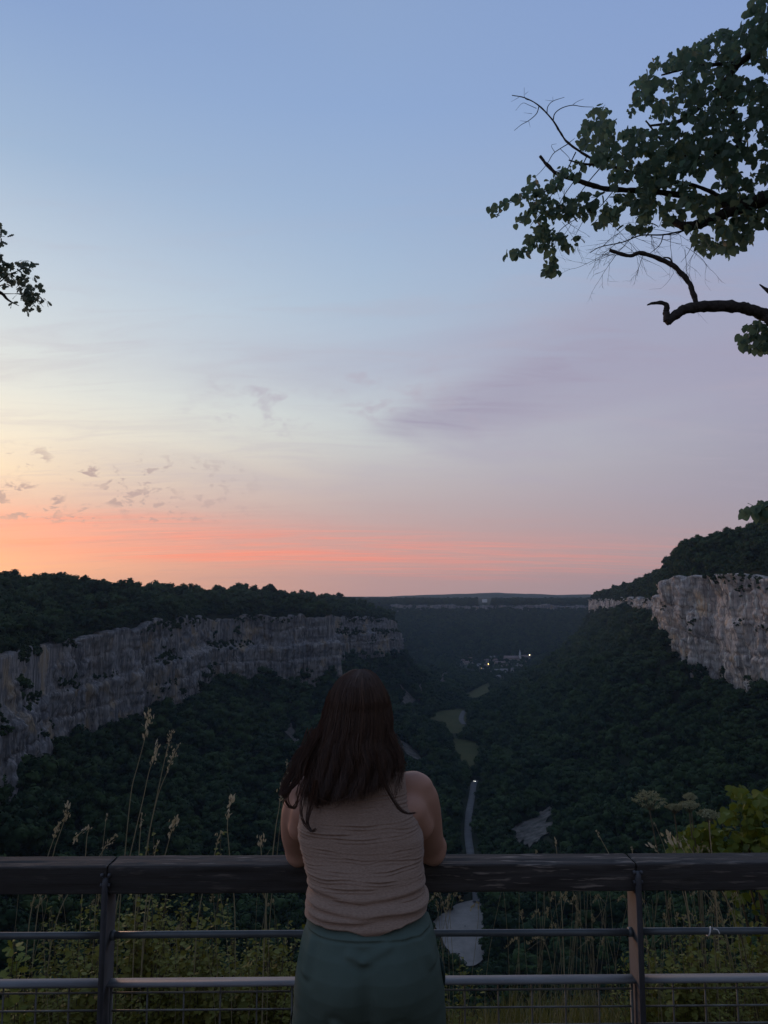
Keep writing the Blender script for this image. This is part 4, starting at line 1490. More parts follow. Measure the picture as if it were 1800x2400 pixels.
for k, (rw, am) in enumerate(((1395, 0.006), (1445, 0.008), (1492, 0.008), (1535, 0.005))):
    line = rw + 34 * fbm(xx / 0.16, 9.0 + k, seed=680 + k, oct=2) + 50 * np.abs(xx - PO[0]) / 0.15 * (-0.5)
    disp += am * (np.exp(-((zz - line) / 20) ** 2) - 0.6 * np.exp(-((zz - line - 30) / 13) ** 2))
disp += 0.0007 * fbm(xx / 0.05 + zz / 160, zz / 22, seed=690, oct=3) + 0.0026 * fbm(xx / 0.12 - zz / 300, zz / 90, seed=695, oct=2)
Vg[:, :, 0] += outx[None] * disp
Vg[:, :, 1] += outy[None] * disp
mq = grid_faces(NR, NA, True)
top_me = mesh_np('knit_top', Vg.reshape(-1, 3) - PO, mq)
link('knit_top', top_me, knit_mat(), person)

# --- green bottoms: seat and two wide legs
BOT = [(1470, 366, 945, 2.050, 0.100), (1500, 358, 962, 2.045, 0.104), (1540, 342, 986, 2.038, 0.112), (1575, 318, 1016, 2.030, 0.120), (1620, 292, 1040, 2.020, 0.130), (1700, 266, 1064, 2.010, 0.140), (1800, 248, 1085, 2.005, 0.150), (1900, 238, 1100, 2.005, 0.155),
       (2000, 229, 1109, 2.010, 0.155), (2100, 220, 1114, 2.020, 0.150), (2210, 214, 1118, 2.030, 0.145), (2400, 205, 1120, 2.040, 0.14)]
BT = np.array(BOT, float)
NA, NR = 180, 150
zys = np.linspace(1470, 2400, NR)
phi = np.linspace(0, 2 * math.pi, NA, endpoint=False)
ca, sa = np.cos(phi), np.sin(phi)
Vb = np.zeros((NR, NA, 3))
for i, zy in enumerate(zys):
    L, R, Y, D = (np.interp(zy, BT[:, 0], BT[:, k]) for k in (1, 2, 3, 4))
    p, q = Z1(L, zy, Y), Z1(R, zy, Y)
    a = (q[0] - p[0]) / 2
    x = (p[0] + q[0]) / 2 + a * np.sign(ca) * np.abs(ca) ** 0.86
    y = Y + D * np.sign(sa) * np.abs(sa) ** 0.84
    u = (x - (p[0] + q[0]) / 2) / a
    bk = np.clip(-sa, 0, 1)
    seat = math.exp(-((zy - 1880) / 170.0) ** 2)
    y -= bk * seat * 0.022 * (np.exp(-((u - 0.42) / 0.34) ** 2) + np.exp(-((u + 0.42) / 0.34) ** 2))
    cleft = np.clip((zy - 1640) / 260.0, 0, 1) + np.clip((zy - 2000) / 400.0, 0, 1) * 1.4
    y += bk * 0.013 * cleft * np.exp(-((u + 0.02) / 0.085) ** 2)
    Vb[i] = np.stack([x, y, np.full(NA, p[2])], 1)
xx, zz = Vb[:, :, 0], zys[:, None] + 0 * Vb[:, :, 0]
d = 0.003 * fbm(xx / 0.06 + zz / 500, zz / 160, seed=710, oct=3)
for (ax, az, bx, bz, am) in ((560, 1660, 640, 1690, 0.005), (640, 1690, 780, 1620, 0.004), (330, 1640, 300, 1800, 0.004), (960, 1600, 1040, 1760, 0.004), (480, 2010, 640, 2110, 0.005), (840, 2030, 690, 2110, 0.005)):
    A, B = np.array((Z1(ax, az, 1.95)[0], az / 1000.0 * 0.44)), np.array((Z1(bx, bz, 1.95)[0], bz / 1000.0 * 0.44))
    pp = np.stack([xx, zz / 1000.0 * 0.44], -1)
    t = np.clip(((pp - A) @ (B - A)) / ((B - A) @ (B - A)), 0, 1)
    dd = np.linalg.norm(pp - (A + t[..., None] * (B - A)), axis=-1)
    d += am * (np.exp(-(dd / 0.010) ** 2) * 1.0 - 0.6 * np.exp(-((dd - 0.016) / 0.010) ** 2))
d += 0.004 * np.exp(-((zz - 1590) / 9) ** 2) - 0.003 * np.exp(-((zz - 1606) / 8) ** 2)      # waistband seam
Vb[:, :, 0] += ca[None] * d
Vb[:, :, 1] += sa[None] * d
g = Geo()
g.add(Vb.reshape(-1, 3) - PO, grid_faces(NR, NA, True))
for s in (-1, 1):                                                      # wide trouser legs to the ankle
    cx0 = Vb[-1, :, 0].mean()
    zs = np.linspace(Vb[-1, 0, 2] + 0.10, 0.06, 40)
    al = np.linspace(0, 2 * math.pi, 48, endpoint=False)
    Vl = []
    for k, z in enumerate(zs):
        f = k / 39.0
        w_ = 0.098 + 0.03 * f
        Vl.append(np.stack([cx0 + s * (0.094 + 0.012 * f) + w_ * np.cos(al), 2.035 + 0.02 * f + (0.125 - 0.005 * f) * np.sin(al) + 0.006 * np.sin(al * 7 + f * 3), np.full(48, z)], 1))
    g.add(np.concatenate(Vl) - PO, grid_faces(40, 48, True))
bot = g.obj('green_bottoms', cloth_mat(), person)
# pocket edge at the right hip
g = Geo()
pk = [Z1(1086, 1820, 1.985), Z1(1096, 1870, 1.975), Z1(1106, 1930, 1.975), Z1(1108, 1985, 1.985)]
g.add(*tube(spline(np.array(pk) - PO, 12), np.interp(np.linspace(0, 1, 12), [0, .5, 1], [0.002, 0.0055, 0.002]), 6))
g.obj('pocket_edge', simple('dark green seam', (0.014, 0.034, 0.028), rough=0.9), bot)

# --- hair: a dark inner mass and some thousands of strands over it
HS = np.array([(118, 606, 626), (128, 560, 672), (150, 520, 704), (175, 486, 726), (210, 458, 748), (255, 436, 770), (300, 420, 784), (350, 405, 792), (400, 394, 797), (450, 380, 798), (500, 362, 798),
               (540, 350, 800), (570, 342, 814), (610, 334, 834), (640, 328, 846), (680, 320, 850), (720, 312, 846), (770, 304, 838), (830, 296, 830), (900, 290, 826), (1000, 290, 826), (1100, 290, 826)], float)


def hair_sec(zy):
    L, R = np.interp(zy, HS[:, 0], HS[:, 1]), np.interp(zy, HS[:, 0], HS[:, 2])
    yc = np.interp(zy, [118, 330, 500, 700, 800, 1000], [2.262, 2.275, 2.262, 2.235, 2.215, 2.20])
    dp = np.interp(zy, [118, 130, 160, 210, 300, 420, 560, 700, 830, 1000], [0.004, 0.030, 0.062, 0.088, 0.108, 0.112, 0.114, 0.116, 0.120, 0.112])
    return L, R, yc, dp


_cache = np.array([[zy, *(lambda h: (Z1(h[0], zy, h[2])[0], Z1(h[1], zy, h[2])[0], Z1(600, zy, h[2])[2], h[2], h[3]))(hair_sec(zy))] for zy in np.arange(118, 1105, 3.0)])


def hair_pt(zy, u, r):
    """u from 0 (left side) over the back to 1 (right side)"""
    L, R, z, yc, dp = (np.interp(zy, _cache[:, 0], _cache[:, k]) for k in range(1, 6))
    ph = math.pi * (1.12 - 1.24 * u)
    cx, a = (L + R) / 2, (R - L) / 2
    c, s = np.cos(ph), np.sin(ph)
    return np.stack([cx + a * r * np.sign(c) * np.abs(c) ** 0.95, yc - dp * r * np.sign(s) * np.abs(s) ** 0.9, z], -1)


rh = np.random.default_rng(17)


def strand_geo(paths, rads, sides=3):
    """many thin tubes at once: paths (k, n, 3), rads (k, n)"""
    k, n = paths.shape[:2]
    tan = np.gradient(paths, axis=1)
    tan /= np.linalg.norm(tan, axis=2, keepdims=True) + 1e-9
    a = np.cross(tan, np.array((0.3, 1.0, 0.2)))
    a /= np.linalg.norm(a, axis=2, keepdims=True) + 1e-9
    b = np.cross(a, tan)
    th = np.arange(sides) / sides * 2 * math.pi
    V = paths[:, :, None, :] + rads[:, :, None, None] * (np.cos(th)[None, None, :, None] * a[:, :, None] + np.sin(th)[None, None, :, None] * b[:, :, None])
    Q = grid_faces(n, sides, True)
    off = (np.arange(k) * n * sides)[:, None, None]
    return V.reshape(-1, 3), (Q[None] + off).reshape(-1, 4)


NS, NP = 3400, 26
u = np.clip(rh.beta(0.9, 0.9, NS), 0.0, 1.0)
end = np.interp(u, [0, 0.08, 0.16, 0.3, 0.45, 0.6, 0.68, 0.75, 0.82, 0.9, 1.0], [930, 960, 885, 838, 812, 784, 750, 716, 692, 676, 670]) + rh.normal(0, 22, NS) + 20 * np.sin(np.floor(u * 34) * 2.7)
end += np.where(rh.random(NS) < 0.03, rh.uniform(20, 110, NS), 0) * (u < 0.35)
start = 120 + rh.beta(1, 3, NS) * 190
lay = 1 - 0.16 * rh.beta(1, 1.6, NS)
paths = np.zeros((NS, NP, 3))
t = np.linspace(0, 1, NP)
wav = rh.uniform(0, 6.28, NS)
wf = rh.normal(2.2, 0.4, NS)
lock = np.floor(u * 34) / 34
for j in range(NP):
    zy = start + (end - start) * t[j]
    uu = u + (lock + 0.5 / 34 - u) * 0.55 * np.clip((zy - 520) / 300, 0, 1)
    sw = np.clip((zy - 430) / 420, 0, 1.3)
    uu = uu + 0.018 * sw * np.sin(zy / 52 * wf / 2.2 + lock * 50) * np.where(u < 0.3, 2.6, 1.0) + 0.004 * np.sin(zy / 30 + wav)
    p = hair_pt(zy, np.clip(uu, -0.05, 1.05), lay)
    p[:, 1] -= 0.010 * sw * np.sin(zy / 50 + lock * 70)
    p[:, 0] -= 0.010 * np.clip((zy - 700) / 200, 0, 1) * (u < 0.25) * np.sin(zy / 38 + lock * 90)
    paths[:, j] = p
rad = np.linspace(1, 0.35, NP)[None] * rh.uniform(0.0007, 0.0012, NS)[:, None]
gH = Geo()
gH.add(*strand_geo(paths, rad))
# fly-away hairs
NF = 420
uf = np.where(rh.random(NF) < 0.6, rh.uniform(-0.03, 0.25, NF), rh.uniform(0.75, 1.03, NF))
ef, sf = rh.uniform(520, 880, NF), rh.uniform(240, 520, NF)
pf = np.zeros((NF, NP, 3))
for j in range(NP):
    zy = sf + (ef - sf) * t[j]
    pf[:, j] = hair_pt(zy, uf, 1.01 + 0.16 * t[j] ** 2 * rh.random(NF) * 0 + (0.02 + 0.12 * ((uf * 977) % 1)) * t[j] ** 2)
    pf[:, j, 0] += 0.004 * np.sin(zy / 24 + uf * 300)
gH.add(*strand_geo(pf, np.full((NF, NP), 0.00042)))


def lock_of(ptsz, n, spread, Yk, r0=0.0009):
    """a free lock of hair through crop pixels"""
    base_ = spline(np.array([Z1(a, b, y) for (a, b), y in zip(ptsz, Yk)]), NP)
    k = np.zeros((n, NP, 3))
    o = rh.normal(0, 1, (n, 3))
    for j in range(NP):
        k[:, j] = base_[j] + o * spread * (1.0 - 0.60 * t[j]) * np.array((1, 0.5, 0.4)) + 0.002 * np.sin(t[j] * 9 + o[:, :1] * 3) * np.array((1, 0, 0))
    gH.add(*strand_geo(k, np.linspace(1, 0.4, NP)[None] * np.full((n, 1), r0)))


lock_of([(715, 600), (735, 720), (765, 800), (800, 880), (850, 950), (895, 972), (938, 968)], 34, 0.0062, [2.11, 2.105, 2.10, 2.095, 2.09, 2.09, 2.09], 0.0006)
lock_of([(350, 780), (335, 860), (315, 940), (300, 1000), (305, 1040), (330, 1078), (350, 1060)], 34, 0.0045, [2.10, 2.10, 2.095, 2.085, 2.08, 2.07, 2.07])
lock_of([(300, 780), (275, 860), (265, 930), (268, 990), (290, 1040), (318, 1072)], 22, 0.003, [2.12, 2.11, 2.10, 2.09, 2.08, 2.075])
lock_of([(590, 780), (560, 850), (500, 890), (430, 905), (370, 880)], 9, 0.002, [2.11, 2.10, 2.09, 2.09, 2.09], 0.0007)
lock_of([(560, 800), (520, 880), (470, 935), (410, 940)], 5, 0.0015, [2.11, 2.10, 2.09, 2.09], 0.0006)
lock_of([(240, 760), (200, 830), (175, 880), (195, 930), (230, 938), (245, 900)], 26, 0.005, [2.16, 2.15, 2.14, 2.14, 2.14, 2.14])
lock_of([(270, 780), (250, 850), (240, 900), (215, 940), (205, 920)], 20, 0.005, [2.13, 2.12, 2.12, 2.12, 2.12])
lock_of([(360, 480), (315, 570), (262, 640), (222, 720), (178, 790), (160, 850)], 90, 0.012, [2.22, 2.21, 2.2, 2.19, 2.18, 2.17])
lock_of([(350, 520), (300, 610), (262, 690), (250, 760), (205, 820), (170, 850), (178, 880)], 70, 0.010, [2.19, 2.18, 2.17, 2.16, 2.15, 2.14, 2.14])
lock_of([(330, 560), (270, 600), (235, 660), (220, 740)], 24, 0.012, [2.2, 2.2, 2.19, 2.18], 0.0005)
lock_of([(300, 600), (250, 690), (200, 760), (165, 820), (150, 860), (175, 850)], 40, 0.010, [2.2, 2.19, 2.18, 2.17, 2.16, 2.16])
lock_of([(800, 500), (830, 560), (855, 620), (850, 690), (820, 712)], 40, 0.007, [2.2, 2.19, 2.18, 2.17, 2.17])
vH = np.concatenate(gH.v) - PO
gH.v = [vH]
gH.q = [np.concatenate(gH.q)]


def hair_mat():
    m, nt, b = new_mat('brown hair')
    b.inputs['Roughness'].default_value = 0.42
    b.inputs['Specular IOR Level'].default_value = 0.45
    g = nt.nodes.new('ShaderNodeNewGeometry')
    col = mix_rgb(nt, g.outputs['Random Per Island'], (0.034, 0.019, 0.012), (0.150, 0.082, 0.050))
    nt.links.new(col, b.inputs['Base Color'])
    t = nt.nodes.new('ShaderNodeBsdfTranslucent')
    t.inputs[0].default_value = (0.40, 0.17, 0.085, 1)
    mx = nt.nodes.new('ShaderNodeMixShader')
    mx.inputs[0].default_value = 0.27
    nt.links.new(b.outputs[0], mx.inputs[1])
    nt.links.new(t.outputs[0], mx.inputs[2])
    out = [n for n in nt.nodes if n.type == 'OUTPUT_MATERIAL'][0]
    nt.links.new(mx.outputs[0], out.inputs[0])
    return m


M_HAIR = hair_mat()
hr = gH.obj('hair', M_HAIR, person)
# inner mass so that no sky shows between the strands
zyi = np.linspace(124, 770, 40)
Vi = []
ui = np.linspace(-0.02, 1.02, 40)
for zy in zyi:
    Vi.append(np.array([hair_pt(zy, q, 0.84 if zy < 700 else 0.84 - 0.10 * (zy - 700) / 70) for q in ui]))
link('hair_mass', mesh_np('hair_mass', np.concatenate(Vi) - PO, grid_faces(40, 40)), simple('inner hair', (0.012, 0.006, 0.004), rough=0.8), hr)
# ------------------------------------------------------------------ leaves
def lime_leaf():
    R = [(0.20, -0.09), (0.43, 0.10), (0.47, 0.36), (0.36, 0.64), (0.17, 0.86)]
    V = [(0, 0, 0), (0, 0.35, 0.01), (0, 0.70, -0.03), (0, 1.0, -0.12)]
    V += [(x, y, 0.05 + 0.10 * x - 0.06 * y * y) for x, y in R] + [(-x, y, 0.05 + 0.10 * x - 0.06 * y * y) for x, y in R]
    T = []
    for o, fl in ((4, False), (9, True)):
        tr = [(0, o, o + 1), (0, o + 1, 1), (1, o + 1, o + 2), (1, o + 2, 2), (2, o + 2, o + 3), (2, o + 3, o + 4), (2, o + 4, 3)]
        T += [t[::-1] for t in tr] if fl else tr
    return np.array(V, float), np.array(T)


def oak_leaf():
    R = [(0.08, 0.08), (0.22, 0.22), (0.14, 0.32), (0.34, 0.46), (0.20, 0.56), (0.36, 0.72), (0.20, 0.80), (0.22, 0.94)]
    V = [(0, 0, 0), (0, 0.5, 0.02), (0, 1.0, -0.05)]
    V += [(x, y, 0.08 * x) for x, y in R] + [(-x, y, 0.08 * x) for x, y in R]
    T = []
    for o, fl in ((3, False), (11, True)):
        tr = [(0, o, 1)] + [(1, o + k, o + k + 1) for k in range(7)] + [(1, o + 7, 2)]
        T += [t[::-1] for t in tr] if fl else tr
    return np.array(V, float), np.array(T)


def slim_leaf():
    R = [(0.10, 0.12), (0.20, 0.38), (0.16, 0.68)]
    V = [(0, 0, 0), (0, 0.5, -0.02), (0, 1.0, -0.14)] + [(x, y, 0.05 - 0.1 * y * y) for x, y in R] + [(-x, y, 0.05 - 0.1 * y * y) for x, y in R]
    T = [(0, 3, 4), (0, 4, 1), (1, 4, 5), (1, 5, 2), (0, 7, 6), (0, 1, 7), (1, 8, 7), (1, 2, 8)]
    return np.array(V, float), np.array(T)


LIME, OAK, SLIM = lime_leaf(), oak_leaf(), slim_leaf()


def frames(d, nrm):
    d = d / (np.linalg.norm(d, axis=1, keepdims=True) + 1e-9)
    x = np.cross(d, nrm)
    x /= np.linalg.norm(x, axis=1, keepdims=True) + 1e-9
    n = np.cross(x, d)
    return x, d, n


def leaves(shape, pos, d, nrm, size):
    V0, T0 = shape
    x, y, n = frames(d, nrm)
    size = np.broadcast_to(np.asarray(size, float), (len(pos),))
    V = pos[:, None] + size[:, None, None] * (V0[None, :, 0:1] * x[:, None] + V0[None, :, 1:2] * y[:, None] + V0[None, :, 2:3] * n[:, None])
    T = T0[None] + (np.arange(len(pos)) * len(V0))[:, None, None]
    return V.reshape(-1, 3), T.reshape(-1, 3)


M_LIME = leaf_mat('big tree leaf', (0.078, 0.130, 0.088), (0.115, 0.170, 0.105), trans=0.52, rough=0.5, glow=(0.19, 0.30, 0.18))
M_OAK = leaf_mat('oak leaf', (0.10, 0.13, 0.10), (0.13, 0.155, 0.11), trans=0.45, rough=0.5, glow=(0.10, 0.13, 0.07))
M_BRANCH = simple('branch bark', (0.050, 0.044, 0.040), (0.085, 0.075, 0.066), 40, 0.95, (1, 1, 1), spec=0.1, bump_s=0.6, bump_d=0.006, detail=6)


def Z7(zx, zy, Y):
    return P(1120 + zx / 2.4397, zy / 2.4397, Y)


rt = np.random.default_rng(91)


def knobbly(path, r0, r1, n=24, sides=10, amp=0.12, seed=0):
    p = spline(path, n)
    V, Q, T = tube(p, np.linspace(r0, r1, n), sides)
    k = n * sides
    c = np.repeat(p, sides, 0)
    d = V[:k] - c
    V[:k] = c + d * (1 + amp * 2 * fbm(V[:k, 0:1] * 22, V[:k, 1:2] * 22, V[:k, 2:3] * 22, seed=seed, oct=3))
    return V, Q, T


def twig_set(g, start, d, length, r, depth, seed_r, bend=0.35, fork=3, droop=-0.05):
    """bare twigs that fork a few times"""
    d = d / np.linalg.norm(d)
    pts = [start]
    n = 6
    for k in range(n):
        d = d + seed_r.normal(0, bend / n * 1.5, 3) + np.array((0, 0, droop / n))
        d /= np.linalg.norm(d)
        pts.append(pts[-1] + d * length / n)
        if depth > 0 and k >= 1 and seed_r.random() < fork / n:
            s = d + seed_r.normal(0, 0.55, 3) * np.array((1, 0.7, 1))
            twig_set(g, pts[-1], s, length * seed_r.uniform(0.35, 0.65), r * 0.6, depth - 1, seed_r, bend, fork, droop)
    g.add(*tube(np.array(pts), np.linspace(r, r * 0.45, len(pts)), 4))


# ------------------------------------------------------------------ the tree over the lookout
TB = np.array((4.7, 4.5, float(near_z(4.7, 4.5)) - 0.1))
tree = thing('lime_tree', TB, 'large leafy tree reaching over the view with bare dead limbs', 'tree')
g = Geo()
g.add(*knobbly([TB, TB + (0.05, 0.05, 1.6), TB + (0.0, 0.3, 3.4), TB + (-0.1, 0.5, 5.4), TB + (0.1, 0.6, 8.0), TB + (0.2, 0.7, 10.5)], 0.24, 0.07, 50, 18, 0.10, 1))


def sub(gg, o):
    gg.v = [np.concatenate(gg.v) - o]
    gg.q = [np.concatenate(gg.q)] if gg.q else []
    gg.t = [np.concatenate(gg.t)] if gg.t else []
    return gg


sub(g, TB).obj('trunk', M_BRANCH, tree)


def limbs(spec, seed, name='branch'):
    g = Geo()
    for i, (pts, r0, r1) in enumerate(spec):
        g.add(*knobbly(pts, r0, r1, 8 + 9 * len(pts), 10, 0.24, seed + i))
    return sub(g, TB).obj(name, M_BRANCH, tree)


limbs([([TB + (0, 0.3, 3.9), (3.9, 5.9, 4.7), Z7(1800, 1120, 6.5), Z7(1659, 1135, 6.7), Z7(1480, 1190, 6.8), Z7(1300, 1270, 6.9), Z7(1190, 1292, 6.9), Z7(1110, 1262, 7.0)], 0.085, 0.034),
       ([Z7(1480, 1190, 6.8), Z7(1250, 1130, 7.0), Z7(1000, 1095, 7.1), Z7(740, 1080, 7.1), Z7(560, 1030, 7.1), Z7(450, 990, 7.1), Z7(385, 930, 7.1), Z7(355, 892, 7.1)], 0.032, 0.014)], 10)
limbs([([TB + (-0.1, 0.5, 5.6), (3.9, 6.2, 6.8), Z7(1800, 150, 6.9), Z7(1659, 245, 7.0), Z7(1500, 360, 7.1), Z7(1380, 500, 7.1), Z7(1180, 680, 7.1), Z7(980, 720, 7.2)], 0.06, 0.012),
       ([Z7(1500, 360, 7.1), Z7(1250, 380, 7.0), Z7(1050, 430, 7.0)], 0.022, 0.008),
       ([Z7(1380, 500, 7.1), Z7(1500, 800, 6.9), Z7(1300, 900, 6.9), Z7(1100, 850, 6.8), Z7(960, 690, 6.8)], 0.022, 0.007)], 20)
bare = [([Z7(1500, 1195, 6.82), Z7(1380, 1120, 6.95), Z7(1240, 1060, 7.0), Z7(1120, 1040, 7.0), Z7(940, 1000, 7.0), Z7(800, 960, 7.0), Z7(650, 905, 7.0), Z7(520, 820, 7.0), Z7(470, 755, 7.0), Z7(430, 690, 7.0), Z7(350, 605, 7.0), Z7(270, 560, 7.0), Z7(195, 545, 7.0)], 0.020, 0.004),
        ([Z7(700, 945, 7.0), Z7(590, 935, 7.0), Z7(520, 915, 6.98)], 0.014, 0.006)]
limbs(bare, 30, 'bare_branch')
dead = [([TB + (0, 0.3, 3.2), (4.0, 5.6, 3.9), Z7(1800, 1870, 6.1), Z7(1659, 1812, 6.2), Z7(1560, 1772, 6.2), Z7(1450, 1752, 6.2), Z7(1250, 1756, 6.2), Z7(1160, 1780, 6.2), Z7(1100, 1828, 6.2), Z7(1078, 1842, 6.2)], 0.062, 0.033),
        ([Z7(1085, 1835, 6.2), Z7(1078, 1785, 6.2), Z7(1076, 1745, 6.2), Z7(1045, 1732, 6.2), Z7(1000, 1734, 6.2), Z7(968, 1744, 6.2)], 0.032, 0.005),
        ([Z7(1255, 1750, 6.2), Z7(1225, 1660, 6.2), Z7(1195, 1600, 6.2), Z7(1120, 1522, 6.2), Z7(1035, 1480, 6.2), Z7(930, 1446, 6.2), Z7(870, 1462, 6.2), Z7(800, 1446, 6.2), Z7(752, 1430, 6.2)], 0.024, 0.014),
        ([Z7(1115, 1520, 6.2), Z7(1100, 1480, 6.2), Z7(1060, 1470, 6.2)], 0.010, 0.005),
        ([Z7(1760, 1730, 6.1), Z7(1659, 1662, 6.1), Z7(1610, 1626, 6.1)], 0.030, 0.006)]
limbs(dead, 40, 'dead_limb')
g = Geo()


def fixed_twig(pts, r0, r1=None, Y=7.0):
    p = np.array([Z7(a, b, Y) for a, b in pts])
    g.add(*tube(spline(p, 4 * len(pts)), np.linspace(r0, r1 or r0 * 0.4, 4 * len(pts)), 5))


for pts, r0 in (([(430, 690), (440, 650), (480, 618), (540, 602), (600, 610), (655, 612)], 0.006), ([(540, 602), (570, 580), (605, 566)], 0.003),
                ([(395, 650), (400, 610), (430, 578), (495, 556)], 0.005), ([(430, 578), (428, 552)], 0.002), ([(430, 578), (385, 572)], 0.002),
                ([(350, 605), (335, 650), (290, 690), (250, 712), (208, 746)], 0.005), ([(290, 690), (300, 728)], 0.002), ([(280, 695), (240, 690)], 0.002),
                ([(335, 620), (290, 600), (255, 590), (215, 632)], 0.003), ([(300, 575), (268, 560), (265, 500)], 0.003), ([(268, 540), (290, 522)], 0.002), ([(235, 556), (190, 582)], 0.002), ([(310, 650), (262, 645)], 0.002),
                ([(520, 820), (470, 850), (430, 880), (400, 930), (365, 975), (330, 1010)], 0.005), ([(440, 870), (420, 832), (450, 822)], 0.003), ([(520, 818), (555, 790)], 0.004), ([(470, 850), (520, 900), (530, 935)], 0.003),
                ([(560, 870), (500, 990), (430, 1100), (370, 1200), (300, 1290)], 0.006), ([(620, 900), (560, 1020), (480, 1140), (430, 1290)], 0.006), ([(700, 960), (640, 1030), (560, 1130), (470, 1180)], 0.006),
                ([(740, 1080), (640, 1160), (520, 1210), (400, 1240)], 0.006), ([(690, 1180), (580, 1240), (460, 1330), (430, 1480), (400, 1570)], 0.005), ([(460, 1330), (330, 1380), (190, 1460)], 0.004),
                ([(430, 1080), (300, 1120), (180, 1160), (85, 1200)], 0.005), ([(300, 1120), (330, 1180), (290, 1220)], 0.003), ([(800, 1060), (700, 1180), (620, 1240), (560, 1340)], 0.005),
                ([(1180, 1318), (1060, 1342), (930, 1346), (830, 1384), (700, 1412), (640, 1446)], 0.009), ([(1060, 1345), (1040, 1400), (980, 1452)], 0.006), ([(1180, 1318), (1120, 1342), (1050, 1340)], 0.006),
                ([(1215, 1330), (1230, 1380), (1200, 1450), (1160, 1500)], 0.004), ([(1225, 1400), (1250, 1440), (1235, 1480)], 0.003)):
    fixed_twig(pts, r0)
for (a, b), n in (((1000, 1346), 5), ((900, 1352), 6), ((820, 1388), 6), ((1100, 1335), 5), ((760, 1400), 4), ((860, 1270), 6), ((760, 1250), 5), ((640, 1250), 5), ((1180, 1250), 5), ((980, 1455), 4), ((830, 1460), 4), ((780, 1450), 4), ((520, 1270), 4), ((440, 840), 3), ((320, 620), 3), ((1210, 1420), 4)):
    for _ in range(n):
        dv = rt.normal(0, 1, 3) * np.array((1, 0.4, 0.55)) + np.array((-0.5, 0, -0.35))
        if rt.random() < 0.45:
            continue
        twig_set(g, Z7(a + rt.uniform(-45, 45), b + rt.uniform(-10, 10), 6.95), dv, rt.uniform(0.16, 0.42), 0.0028, 2, rt)
sub(g, TB).obj('twigs', M_BRANCH, tree, kind='stuff')

CROWN = np.array([(1540, 30), (1530, 70), (1575, 100), (1490, 165), (1430, 160), (1370, 175), (1320, 205), (1235, 252), (1140, 275), (1060, 315), (995, 345), (985, 410), (910, 445), (888, 505), (900, 540), (858, 625),
                  (870, 655), (790, 655), (740, 605), (690, 605), (640, 640), (600, 720), (562, 800), (590, 830), (645, 850), (650, 935), (740, 960), (750, 1060), (700, 1110), (690, 1200), (660, 1290), (680, 1315), (740, 1250), (880, 1310), (925, 1322), (1010, 1325),
                  (1060, 1290), (1130, 1240), (1220, 1320), (1250, 1415), (1310, 1460), (1360, 1440), (1430, 1465), (1480, 1400), (1540, 1420), (1590, 1310), (1610, 1230), (1659, 1285), (1800, 1300), (2300, 1300), (2600, 600), (2500, -500), (1900, -500), (1650, -100)], float)


def in_poly(poly, n, r, mask=None):
    lo, hi = poly.min(0), poly.max(0)
    out = np.zeros((0, 2))
    while len(out) < n:
        p = r.uniform(lo, hi, (n * 2, 2))
        p = p[inside(p[:, 0], p[:, 1], poly)]
        if mask is not None:
            p = p[mask(p)]
        out = np.concatenate([out, p])
    return out[:n]


def crown_mask(p):
    d = fbm(p[:, 0] / 80, p[:, 1] / 60, seed=33, oct=3)
    return d > -0.27 + 0.05 * (p[:, 1] > 900)


n1 = 10500
q1 = in_poly(CROWN, n1, rt, crown_mask)
D1 = 7.0 + rt.normal(0, 0.45, n1) - np.clip((q1[:, 0] - 1659) / 900, 0, 1.2) * 1.6
# the loose sprays at the outer end follow their twigs
sprays = [([(430, 1080), (300, 1120), (180, 1160), (85, 1200)], 60, 34), ([(330, 1130), (330, 1180), (280, 1230), (225, 1290)], 36, 30), ([(400, 1130), (370, 1200), (380, 1300), (300, 1350)], 70, 42), ([(460, 1330), (330, 1380), (250, 1430), (180, 1455)], 55, 34),
          ([(400, 1300), (430, 1480), (400, 1560)], 62, 42), ([(560, 1130), (470, 1180), (420, 1220)], 46, 40), ([(640, 1100), (560, 1180), (520, 1230)], 44, 40), ([(520, 960), (470, 1000), (420, 1090)], 46, 42), ([(330, 1030), (300, 1060), (270, 1100)], 16, 28), ([(480, 1330), (500, 1400), (530, 1400)], 22, 26),
          ([(560, 1340), (575, 1355)], 4, 10), ([(610, 1240), (640, 1180), (690, 1120)], 30, 34), ([(1520, 1960), (1560, 1900), (1600, 1870), (1659, 1900), (1700, 1950)], 70, 40), ([(1560, 1990), (1620, 1960), (1680, 1990)], 50, 34), ([(560, 1000), (600, 940), (570, 920)], 12, 24)]
qs = []
for pts, n, sp in sprays:
    b = spline(np.array(pts, float), 40)
    qs.append(b[rt.integers(0, 40, int(n * 1.25))] + rt.normal(0, sp * 0.5, (int(n * 1.25), 2)))
qs = np.concatenate(qs)
Ds = 7.0 + rt.normal(0, 0.15, len(qs)) - 0.8 * (qs[:, 1] > 1700)
pos = np.array([Z7(a, b, d) for (a, b), d in zip(np.concatenate([q1, qs]), np.concatenate([D1, Ds]))])
